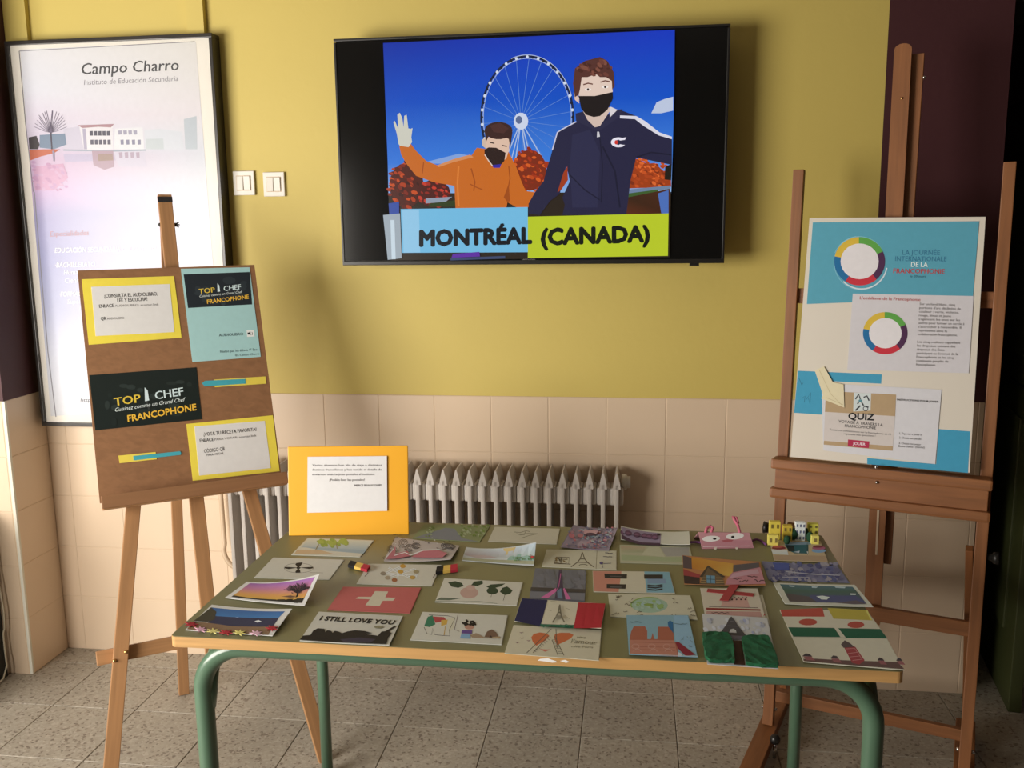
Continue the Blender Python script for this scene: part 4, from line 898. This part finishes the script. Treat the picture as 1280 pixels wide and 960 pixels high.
# pink purple doodle
c = Card(G8, [(122, 46), (512, 68), (434, 268), (6, 238)], '#a48c8c', 'crumpled pink and lilac doodle card with curled corners', (.012, .012, .003, .003)); k = c.k
k.P('#b89a98', 190, 160, 330, 150, 320, 235, 150, 225); k.dots(['#8a8088', '#c0706c', '#b4b0a8', '#786a80', '#c08884', '#9aa09c'], 130, 60, 60, 470, 250, 8, 18, lambda x, y: 70 < x+(y-150)*.35 < 460)
k.E('#c06c6c', 105, 150, 26, 20); k.E('#c07470', 180, 142, 26, 18); k.P('#d09c94', 215, 85, 340, 95, 320, 130, 210, 125); k.E('#5a3c44', 270, 128, 44, 14); k.L('#7a6a74', 6, 20, 236, 120, 60, 480, 85, 420, 258, 60, 238); c.done()
# purple bridge, pale rainbow
c = Card(G8, [(540, 52), (1147, 100), (1158, 216), (540, 170)], '#d2c4a4', 'long card with purple bridge print and blank right half', (.014, .010, .010, .006), pw=2.4); k = c.k
k.P('#9a8490', 545, 60, 905, 98, 898, 214, 545, 168); k.P('#4c3040', 545, 128, 640, 168, 740, 186, 896, 190, 898, 214, 700, 205, 545, 168)
for x in (570, 610, 690, 760, 800, 850): k.E('#6a4458', x, 108+(x-570)*.1, 34, 26); k.E('#87586c', x-4, 112+(x-570)*.1, 20, 14)
k.P('#33222c', 870, 102, 900, 104, 896, 122, 868, 120); k.L('#4a3440', 5, 560, 120, 880, 152); c.done()
c = Card(G8, [(530, 221), (1152, 233), (1190, 394), (536, 378)], '#b8ac84', 'faded pastel card beside the chalet card'); k = c.k
k.P(['#bc9c78', '#bca07c', '#a8a478', '#b0a87c'], 540, 232, 760, 240, 740, 290, 545, 290); k.P('#c4b890', 790, 238, 880, 240, 930, 330, 720, 310); k.P('#a89c88', 890, 242, 1145, 248, 1150, 320, 940, 325); k.P('#a8a878', 545, 310, 930, 330, 1160, 330, 1170, 375, 545, 360); c.done()
# eiffel two panel, grey eiffel
def eiffel(k, cc, x, y0, y1, w, lw, lean=0):
    for s_ in (-1, 1): k.L(cc, lw, x+lean, y0, x+lean*.6+s_*w*.10, y0+(y1-y0)*.45, x+lean*.3+s_*w*.22, y0+(y1-y0)*.68, x+s_*w*.5, y1)
    k.L(cc, lw, x-w*.24, y0+(y1-y0)*.68, x+w*.24, y0+(y1-y0)*.69); k.L(cc, lw, x-w*.12+lean*.5, y0+(y1-y0)*.45, x+w*.12+lean*.5, y0+(y1-y0)*.45)
c = Card(ZC, [(312, 230), (742, 238), (742, 357), (282, 335)], '#cfc09c', 'cream card with a pencil tower sketch and a ruled right panel'); k = c.k
eiffel(k, '#6c5c44', 520, 248, 338, 140, 6); k.L('#8a7a58', 3, 612, 238, 606, 350); k.RING('#6c5c44', 525, 330, 26, 8, 4, 0, 180, 10)
for xy in ((365, 278, 440, 280, 436, 320, 350, 318, 365, 278), (370, 290, 430, 292), (395, 280, 390, 318), (350, 312, 448, 322)): k.L('#5c4c34', 4, *xy)
k.dots(['#8a6c3c', '#5c4c34'], 14, 360, 282, 435, 315, 4, 8); k.E('#5c4c70', 640, 315, 12, 8); k.L('#5c5458', 3, 645, 320, 650, 345); k.L('#5c5458', 3, 655, 318, 705, 316); k.squig('#6a6058', 4, 665, 255, 50, 3); k.squig('#6a6058', 4, 652, 275, 60, 3); c.done()
c = Card(ZC, [(242, 345), (556, 360), (546, 552), (205, 532)], '#76706c', 'grey stormy card with a tower on pink legs'); k = c.k
k.dots(['#797370', '#736d69', '#7d7672'], 40, 240, 365, 540, 470, 16, 34, lambda x, y: 250 < x < 535); k.P('#4a4038', 215, 465, 550, 478, 548, 500, 210, 488); k.P('#7c7672', 212, 492, 548, 502, 545, 548, 206, 528)
k.P('#4c3a48', 388, 356, 400, 356, 412, 460, 425, 540, 360, 536, 372, 470); k.P('#d86c94', 368, 470, 372, 490, 320, 532, 275, 530); k.P('#d86c94', 412, 475, 420, 470, 460, 540, 430, 540); k.P('#6c7c84', 375, 490, 400, 470, 410, 536, 378, 534); k.L('#c05c84', 5, 398, 380, 385, 460, 372, 485); c.done()
# tricolour with black bars
c = Card(ZC, [(594, 362), (1068, 368), (1102, 500), (600, 490)], '#d2c09c', 'pink, white and blue card with four black bars'); k = c.k
k.P('#d4c29e', 597, 364, 1066, 370, 1098, 498, 602, 488); k.P('#cc8468', 596, 364, 770, 366, 752, 494, 602, 488); k.P('#86a8a8', 910, 366, 1066, 370, 1098, 498, 925, 496); k.P('#8494a0', 930, 410, 1040, 412, 1050, 440, 930, 440)
for a in ((665, 380, 804, 384, 802, 412, 668, 408), (908, 386, 1026, 386, 1026, 412, 910, 412), (680, 444, 798, 446, 794, 474, 680, 470)): k.P('#2e2824', *a)
for a in ((700, 458, 770, 460, 768, 468, 702, 466), (700, 394, 770, 396, 768, 400, 700, 398)): k.P('#5e5650', *a)
for y in (452, 464, 478): k.L('#2e3030', 9, 930, y, 980, y+4, 1024, y-3)
c.done()
# doodle map
c = Card(ZC, [(690, 503), (1196, 513), (1241, 662), (705, 643)], '#d0bf98', 'cream doodle card with an oval green map'); k = c.k
k.E('#a4b490', 940, 575, 112, 46, 20); k.RING('#8aa048', 938, 572, 112, 45, 7, 60, 200, 20); k.dots(['#98ac60', '#b0bc9c', '#a8b8a4'], 20, 860, 550, 1020, 600, 10, 22); k.E('#8a9a48', 932, 572, 30, 8)
for i in range(34):
    x, y = random.uniform(705, 1200), random.uniform(515, 640)
    if ((x-940)/125)**2+((y-575)/52)**2 < 1 or x > 1195+(y-513)*.28: continue
    k.squig('#6c5c44', 3, x, y, random.uniform(14, 36), 6, 5)
k.P('#6c5c44', 735, 530, 750, 514, 758, 532); c.done()
# french flag tower, heart tower
c = Card(E6, [(258, 140), (1096, 195), (1052, 440), (182, 370)], '#d8c6a0', 'blue, white and red card with a tower', (0, .003, .010, 0), 1); k = c.k
k.P('#1c1c44', 260, 142, 510, 158, 440, 412, 184, 370); k.P('#b4202c', 818, 182, 1094, 196, 1050, 440, 772, 434); k.P('#2c6848', 442, 392, 775, 402, 770, 434, 434, 408); k.dots(['#245a3c', '#3c7a54'], 24, 450, 398, 765, 425, 8, 14)
eiffel(k, '#75684e', 620, 212, 385, 120, 13, 12); k.P('#8a7e64', 600, 320, 640, 318, 645, 345, 590, 345)
for xy in ((510, 265, 550, 275), (540, 180, 600, 186), (690, 250, 730, 262), (680, 320, 730, 355)): k.L('#9a8a68', 4, *xy)
c.done()
c = Card(E6, [(175, 410), (1056, 460), (1030, 764), (85, 692)], '#d6c49c', 'white card with an orange heart behind a sketched tower'); k = c.k
k.P('#d06c3c', 345, 535, 370, 500, 430, 485, 500, 495, 525, 520, 480, 570, 440, 590, 395, 618, 360, 580); k.P('#d06c3c', 580, 500, 640, 488, 730, 490, 768, 510, 740, 545, 660, 585, 600, 612, 570, 540); k.P('#d0785c', 425, 650, 480, 655, 540, 655, 480, 678)
for a, b in (((545, 450), (300, 690)), ((590, 450), (600, 640)), ((515, 520), (360, 690)), ((575, 520), (670, 715)), ((550, 560), (610, 715))): k.L('#6c6048', 6, *a, *b)
for i in range(9): k.L('#7a6c54', 4, 525-i*20, 530+i*17, 545-i*19, 545+i*17); k.L('#7a6c54', 4, 550+i*8, 560+i*17, 590+i*8, 560+i*17)
for x, y in ((250, 490), (255, 545), (210, 590), (320, 570)): k.P('#8c5c5c', x-22, y-6, x, y+6, x+22, y-8, x, y-2)
k.T('vive', '#8a7a58', 795, 545, 890, 550, 24); k.T('l’amour', '#8a7a58', 740, 592, 1000, 610, 40); k.T('ville Paris', '#8a7a58', 735, 634, 965, 646, 20); c.done()
# cathedral
c = Card(E4, [(210, 355), (918, 355), (1026, 832), (240, 802)], '#8ca8a4', 'pale blue card with a red-brown twin-towered cathedral', level=2); k = c.k
k.P('#94b0b4', 740, 360, 910, 362, 1010, 800, 760, 640); k.P('#ac6044', 250, 800, 245, 640, 262, 545, 290, 485, 415, 485, 440, 540, 440, 630, 480, 632, 500, 560, 522, 632, 555, 630, 560, 490, 680, 490, 740, 560, 745, 650, 785, 700, 790, 830)
k.P('#c07c60', 250, 640, 750, 645, 790, 830, 250, 800)
for y in (665, 715, 750): k.L('#b06a50', 10, 290, y, 760, y+12)
for x in (330, 510, 680): k.RING('#cc9478', x, 790, 45, 45, 8, 20, 160, 12); k.RING('#cc9478', x-20, 715, 40, 26, 6)
k.P('#2c6484', 672, 440, 700, 420, 735, 440, 738, 565, 705, 520, 680, 490); k.P('#8c2430', 760, 668, 800, 665, 1000, 812, 880, 825, 790, 740); k.P('#d8d4c8', 790, 780, 840, 800, 830, 828, 790, 828)
k.dots(['#7c8c88', '#a4b4b0'], 40, 800, 600, 960, 740, 5, 9, lambda x, y: y < 640+(x-780)*.6); k.squig('#6a7a78', 5, 250, 440, 130, 8); k.squig('#6a7a78', 5, 750, 460, 150, 8); k.L('#d8d4c8', 6, 245, 805, 1022, 832); c.done()
# chalet
c = Card(ZD, [(55, 230), (470, 265), (499, 388), (65, 383)], '#c07c48', 'sunset chalet card with pink roofs', (.004, .002, .006, 0), level=1); k = c.k
k.P(['#d08a30', '#d89a40', '#d8a848', '#c87c2c'], 115, 240, 350, 275, 345, 345, 115, 300); k.P('#5c4844', 58, 232, 115, 245, 118, 305, 60, 300); k.P('#a03c38', 60, 305, 170, 335, 165, 350, 62, 340); k.P('#3c2824', 62, 340, 165, 350, 165, 385, 66, 382)
k.P('#4c3c2c', 165, 345, 215, 285, 310, 345, 290, 350, 215, 300, 185, 350); k.P('#6c5438', 185, 345, 215, 298, 295, 350, 308, 388, 165, 386); k.P('#6c9098', 206, 338, 254, 340, 256, 380, 208, 378); k.L('#3c4c50', 3, 230, 340, 232, 378); k.L('#3c4c50', 3, 208, 358, 255, 360)
for y in (352, 366, 378): k.L('#a88454', 4, 170, y, 204, y); k.L('#a88454', 4, 260, y, 305, y)
k.P('#5c504c', 350, 285, 465, 272, 468, 300, 350, 330); k.P('#c07c78', 345, 325, 472, 298, 498, 386, 310, 388, 320, 360); k.P('#c89490', 350, 330, 460, 308, 470, 330, 330, 355)
for x, y in ((370, 360), (440, 350), (400, 370), (470, 370)): k.squig('#5a3a38', 4, x-22, y, 44, 7)
c.done()
# pale card under the windmill card, windmill card
c0 = Card(E2, [(560, 300), (640, 300), (706, 560), (610, 560)], '#cbb892', 'cream card mostly hidden beneath the red windmill card').done()
c = Card(E2, [(105, 240), (597, 244), (664, 490), (146, 480)], '#d0ba98', 'cream card with a red paper windmill', level=1); k = c.k
k.P('#cc9880', 300, 330, 500, 320, 530, 410, 280, 400); k.P('#8c2420', 155, 412, 620, 424, 622, 438, 158, 428); k.P('#c08c78', 160, 440, 620, 445, 640, 490, 150, 475); k.L('#3a2a24', 4, 180, 402, 600, 412)
for x in range(4): k.E('#3a2420', 376+x*38, 341, 8, 7, 8); k.E('#5a3a34', 400+x*34, 322, 5, 4, 6)
k.squig('#5a4438', 5, 200, 455, 150, 6, 10); k.P('#b03028', 645, 485, 655, 462, 664, 468); c.done()
c.patch('sail', '#a43a34', (160, 278, 168, 250, 566, 292, 556, 318), .0012); c.patch('sail', '#ac3e38', (355, 222, 440, 216, 345, 358, 268, 356), .0012, .002)
# tower with felt hedges
c = Card(E2, [(122, 460), (680, 495), (775, 930), (165, 890)], '#c8bca8', 'card with a grey tower between two green felt hedges', level=3); k = c.k
k.dots(['#d4cabc', '#b8b0a8', '#ccc2b6', '#a8a4ac'], 50, 140, 475, 670, 650, 14, 34, lambda x, y: 150 < x < 655 and y > 500); k.P('#4c4440', 275, 640, 300, 600, 330, 560, 352, 510, 372, 488, 400, 520, 430, 570, 455, 600, 500, 655, 455, 690, 385, 690, 345, 650)
k.P('#c8bca8', 355, 628, 365, 602, 390, 595, 412, 610, 418, 632); k.P('#74696a', 345, 650, 470, 660, 462, 692, 380, 690); k.P('#3c1c14', 385, 695, 460, 700, 492, 905, 395, 900); k.L('#7a706a', 4, 335, 570, 430, 576); k.L('#7a706a', 4, 362, 530, 395, 530); c.done()
def felt(xy, lb):
    p = c.patch('felt_hedge', '#0f5a38', xy, .006, .0012, MT['felt'])
    bm = bmesh.new(); bm.from_mesh(p.data); bmesh.ops.triangulate(bm, faces=bm.faces[:]); bmesh.ops.subdivide_edges(bm, edges=bm.edges[:], cuts=3, use_grid_fill=True)
    for v in bm.verts: v.co += V((random.uniform(-1, 1)*.0012, random.uniform(-1, 1)*.0012, random.uniform(-.3, 1)*.0018 if v.co.z > .003 else 0))
    bm.to_mesh(p.data); bm.free()
felt((125, 650, 240, 640, 340, 650, 375, 690, 392, 760, 400, 890, 300, 890, 190, 888, 150, 850, 130, 740), ''); felt((462, 690, 560, 668, 690, 680, 735, 780, 775, 900, 768, 930, 640, 928, 500, 905, 480, 800), '')
# grey-blue town, lake
c = Card(ZD, [(478, 262), (886, 290), (945, 376), (515, 361)], '#7c7480', 'grey-violet town card behind the green lake card'); k = c.k
k.dots(['#5c5c78', '#94888c', '#6c6474', '#a4948c', '#54506c'], 110, 500, 275, 920, 368, 8, 20, lambda x, y: 492+(y-275)*.38 < x < 880+(y-290)*.62); k.P('#4c5484', 545, 272, 640, 278, 640, 310, 560, 312); k.L('#b4a8a0', 5, 620, 320, 760, 335, 900, 340); k.L('#b4a8a0', 4, 600, 350, 750, 352); c.done()
c = Card(E3, [(45, 58), (770, 78), (936, 272), (150, 245)], '#d0c2a0', 'green lake card with white boats', (0, .004, .004, .002)); k = c.k
k.P(['#2c5c60', '#2c5c5c', '#1c4c34', '#1c4c34'], 105, 72, 750, 95, 790, 140, 140, 130); k.P(['#1c4c34', '#1c4c34', '#28305c', '#382c38'], 140, 130, 790, 140, 870, 240, 190, 225); k.P('#2c345c', 380, 165, 780, 175, 860, 235, 450, 230, 350, 200); k.P('#3c2c2c', 160, 155, 360, 180, 440, 232, 195, 226); k.P('#4c3c3c', 600, 235, 780, 215, 880, 250, 760, 250)
for a in ((185, 82, 240, 86, 230, 98, 190, 94), (385, 86, 445, 95, 425, 106, 388, 104), (585, 88, 690, 98, 680, 110, 600, 105)): k.P('#b4bcac', *a)
k.P('#dcd8d0', 426, 178, 480, 172, 545, 185, 520, 208, 470, 206); k.P('#dcd8d0', 728, 155, 780, 158, 778, 170, 732, 168); c.done(mat='photo')
# flags card and tower card
c = Card(E3, [(105, 300), (880, 305), (1062, 556), (215, 545)], '#d6c29c', 'card with two orange-white-green flags with red discs'); k = c.k
k.P('#bc4c38', 108, 302, 480, 285, 500, 362, 128, 360); k.P('#c0a43c', 525, 285, 870, 305, 930, 395, 580, 380); k.E('#b84c38', 352, 410, 82, 30); k.E('#b84c38', 778, 434, 76, 30); k.P('#205838', 178, 456, 585, 462, 640, 545, 225, 540); k.P('#205838', 620, 464, 995, 472, 1060, 555, 690, 552); k.P('#e0c860', 865, 305, 885, 305, 925, 392, 912, 392); c.done()
c = Card(E3, [(217, 548), (1060, 558), (1212, 835), (318, 762)], '#d6c29c', 'cream card with a red brick tower and a row of huts', level=1); k = c.k
k.P('#6c4c40', 312, 738, 400, 735, 560, 745, 720, 752, 900, 758, 1150, 768, 1212, 830, 700, 790, 318, 758); k.P('#a4403c', 625, 635, 725, 630, 810, 750, 760, 785, 695, 770); k.P('#5c4840', 598, 610, 630, 572, 680, 600, 720, 632, 620, 640)
for xy in ((640, 650, 720, 645, 790, 745), (660, 690, 745, 680), (680, 720, 770, 712), (700, 750, 790, 740)): k.L('#d08c7c', 4, *xy)
for x, y in ((340, 708), (550, 725), (970, 745), (1170, 750)): k.P('#4a3c38', x-38, y+8, x-15, y-18, x+15, y-12, x+35, y+10); k.P('#9c5c54', x-30, y+10, x+30, y+10, x+60, y+45, x-5, y+40)
c.done()
# ------------------------------------------------------------------ pink monster card (folded tent)
PB = [TABLE.px(860+112/6.4, 640+294/6.4), TABLE.px(860+528/6.4, 640+287/6.4)]
wv = (PB[1]-PB[0]); wv.normalize(); dv = V((-wv.y, wv.x, 0))
tz_ = math.radians(33)
PK = Frame(PB[0]+V((0, 0, .0005)), wv, dv*math.cos(tz_)+V((0, 0, 1))*math.sin(tz_))
mz = lambda x, y: (860+x/6.4, 640+y/6.4)
mq = [mz(*p) for p in ((85, 160), (490, 165), (528, 286), (112, 293))]
wM = zone(900)
mo = sheet('monster_card', PK, mq, .0015, .002, alb('#b47a70', wM), 'pink monster-face card with pipe-cleaner horns', 'card')
tl, tr = PK.px(*mq[0], .001), PK.px(*mq[1], .001)
prism('back_flap', MT['paper'], mo, [tl, tr, V((tr.x+.01, tr.y+.035, TT+.001)), V((tl.x-.01, tl.y+.035, TT+.001))], (0, 0, -1), .0015)
colour_mesh(bpy.context.scene.objects[mo.children[0].name].data, alb('#b47a70', wM))
k = fcanvas(PK, .0035, white=wM, up=(.1, -1)); k.z(860, 640, 6.4)
k.P('#ac706a', 100, 230, 510, 225, 526, 284, 112, 290); k.E('#d8cdb8', 185, 214, 72, 24, 16, -.05); k.E('#d8cdb8', 376, 194, 72, 26, 16, -.08); k.E(BK, 213, 215, 14, 8); k.E(BK, 358, 200, 14, 9); k.P('#9c4c48', 265, 228, 315, 220, 365, 222, 350, 238, 290, 242); k.L('#d8c0b4', 3, 120, 278, 500, 272); c_ = k.build('face', MT['ink'], mo)
pinkM = paint('pink_chenille', (.62, .16, .24), .95, .2, 80); purM = paint('purple_chenille', (.16, .05, .17), .95, .2, 80)
def onp(x, y, o=.004): return PK.px(860+x/6.4, 640+y/6.4, o)
tube('horn', pinkM, mo, [onp(140, 165), onp(150, 130), onp(180, 112), onp(200, 130), onp(185, 160)], .004, 7)
tube('horn', pinkM, mo, [onp(415, 165), onp(400, 110), onp(375, 70), onp(360, 40), onp(385, 45), onp(400, 90)], .004, 7)
def ont(x, y, z=.004): return Frame((0, 0, TT+z), (1, 0, 0), (0, 1, 0)).px(860+x/6.4, 640+y/6.4)
tube('arm', purM, mo, [ont(110, 245, .008), ont(60, 240), ont(20, 242), ont(-20, 232)], .003, 7)
tube('arm', purM, mo, [ont(500, 235, .008), ont(545, 218), ont(590, 232), ont(625, 262)], .003, 7)
for x in (220, 390): prism('tooth', MT['foam'], mo, [onp(x-12, 285, .003), onp(x+12, 284, .003), onp(x+6, 302, .003), onp(x-6, 302, .003)], PK.n, .001)
# ------------------------------------------------------------------ pop-up card with little houses
c = Card(G6, [(650, 225), (1060, 232), (1120, 400), (690, 385)], '#c8a878', 'pop-up card with yellow and white paper houses and boats', name='popup_card', cat='card', level=1); k = c.k
k.P('#2c5c58', 770, 262, 960, 258, 960, 335, 850, 332, 800, 310); k.P('#d8d0c0', 665, 300, 790, 305, 800, 345, 680, 338); k.P('#b8946c', 690, 345, 1105, 352, 1118, 396, 692, 384); k.P('#8a9494', 770, 245, 980, 240, 980, 262, 770, 266); k.P('#1c2420', 780, 265, 845, 270, 850, 315, 800, 318)
for x, cs in ((725, ('#8c3030', '#c05c4c', '#e0d4c8')), (1045, ('#b05c6c', '#7c3038', '#88a4b4'))): k.E(cs[2], x, 312, 58, 16); k.E(cs[0], x, 290, 56, 14); k.E(cs[1], x-6, 278, 44, 10)
k.P('#c8c4b8', 840, 322, 890, 312, 885, 330); k.L('#3a2c24', 3, 950, 250, 952, 345); k.P('#e8e4dc', 946, 318, 958, 318, 956, 340); c.done()
def house(x0, x1, yt, yb, cc, rows, cols, wc):
    b0 = ont((x0+x1)/2, yb, .0035); dist = (b0-CAM).dot(W_); w = (x1-x0)/6.4*dist/F; h = (yb-yt)/6.4*dist/F*1.03
    me = paint('house_card', alb(cc, wM), .7, .08, 60)
    ho = box('house', me, c.o, tuple(b0+V((0, .008, h/2))), (w, .016, h), None, .001)
    fr = Frame(b0+V((-w/2, 0, 0)), (1, 0, 0), (0, 0, 1)); win = paint('window_paint', alb(wc, wM), .6)
    for r in range(rows):
        for q in range(cols):
            box('window', win, ho, tuple(fr.pt(w*(q+.5)/cols, h*(r+.5)/rows, .0004)), (w/cols*.38, h/rows*.42, .0012), fr.rot(), 0)
    return ho
house(650, 735, 78, 222, '#c8a838', 2, 2, '#6a5420'); house(757, 830, 110, 232, '#b8942c', 2, 2, '#6a5024'); house(857, 934, 84, 232, '#cfc6c2', 3, 3, '#5a5660'); house(958, 1040, 96, 222, '#bca838', 3, 2, '#6a5c28')
house(640, 722, 186, 268, '#d0b44c', 1, 2, '#7a6430'); house(986, 1046, 192, 258, '#d0b850', 1, 1, '#7a6430')
tg = paint('tree_felt', (.015, .07, .03), .9, .4, 90)
for x, y, r in ((845, 200, .012), (940, 190, .011), (975, 215, .010), (790, 235, .009)):
    p = ont(x, y+25, .0035); ball('tree', tg, c.o, p+V((0, 0, r*1.4)), r, (1, .8, 1.4))
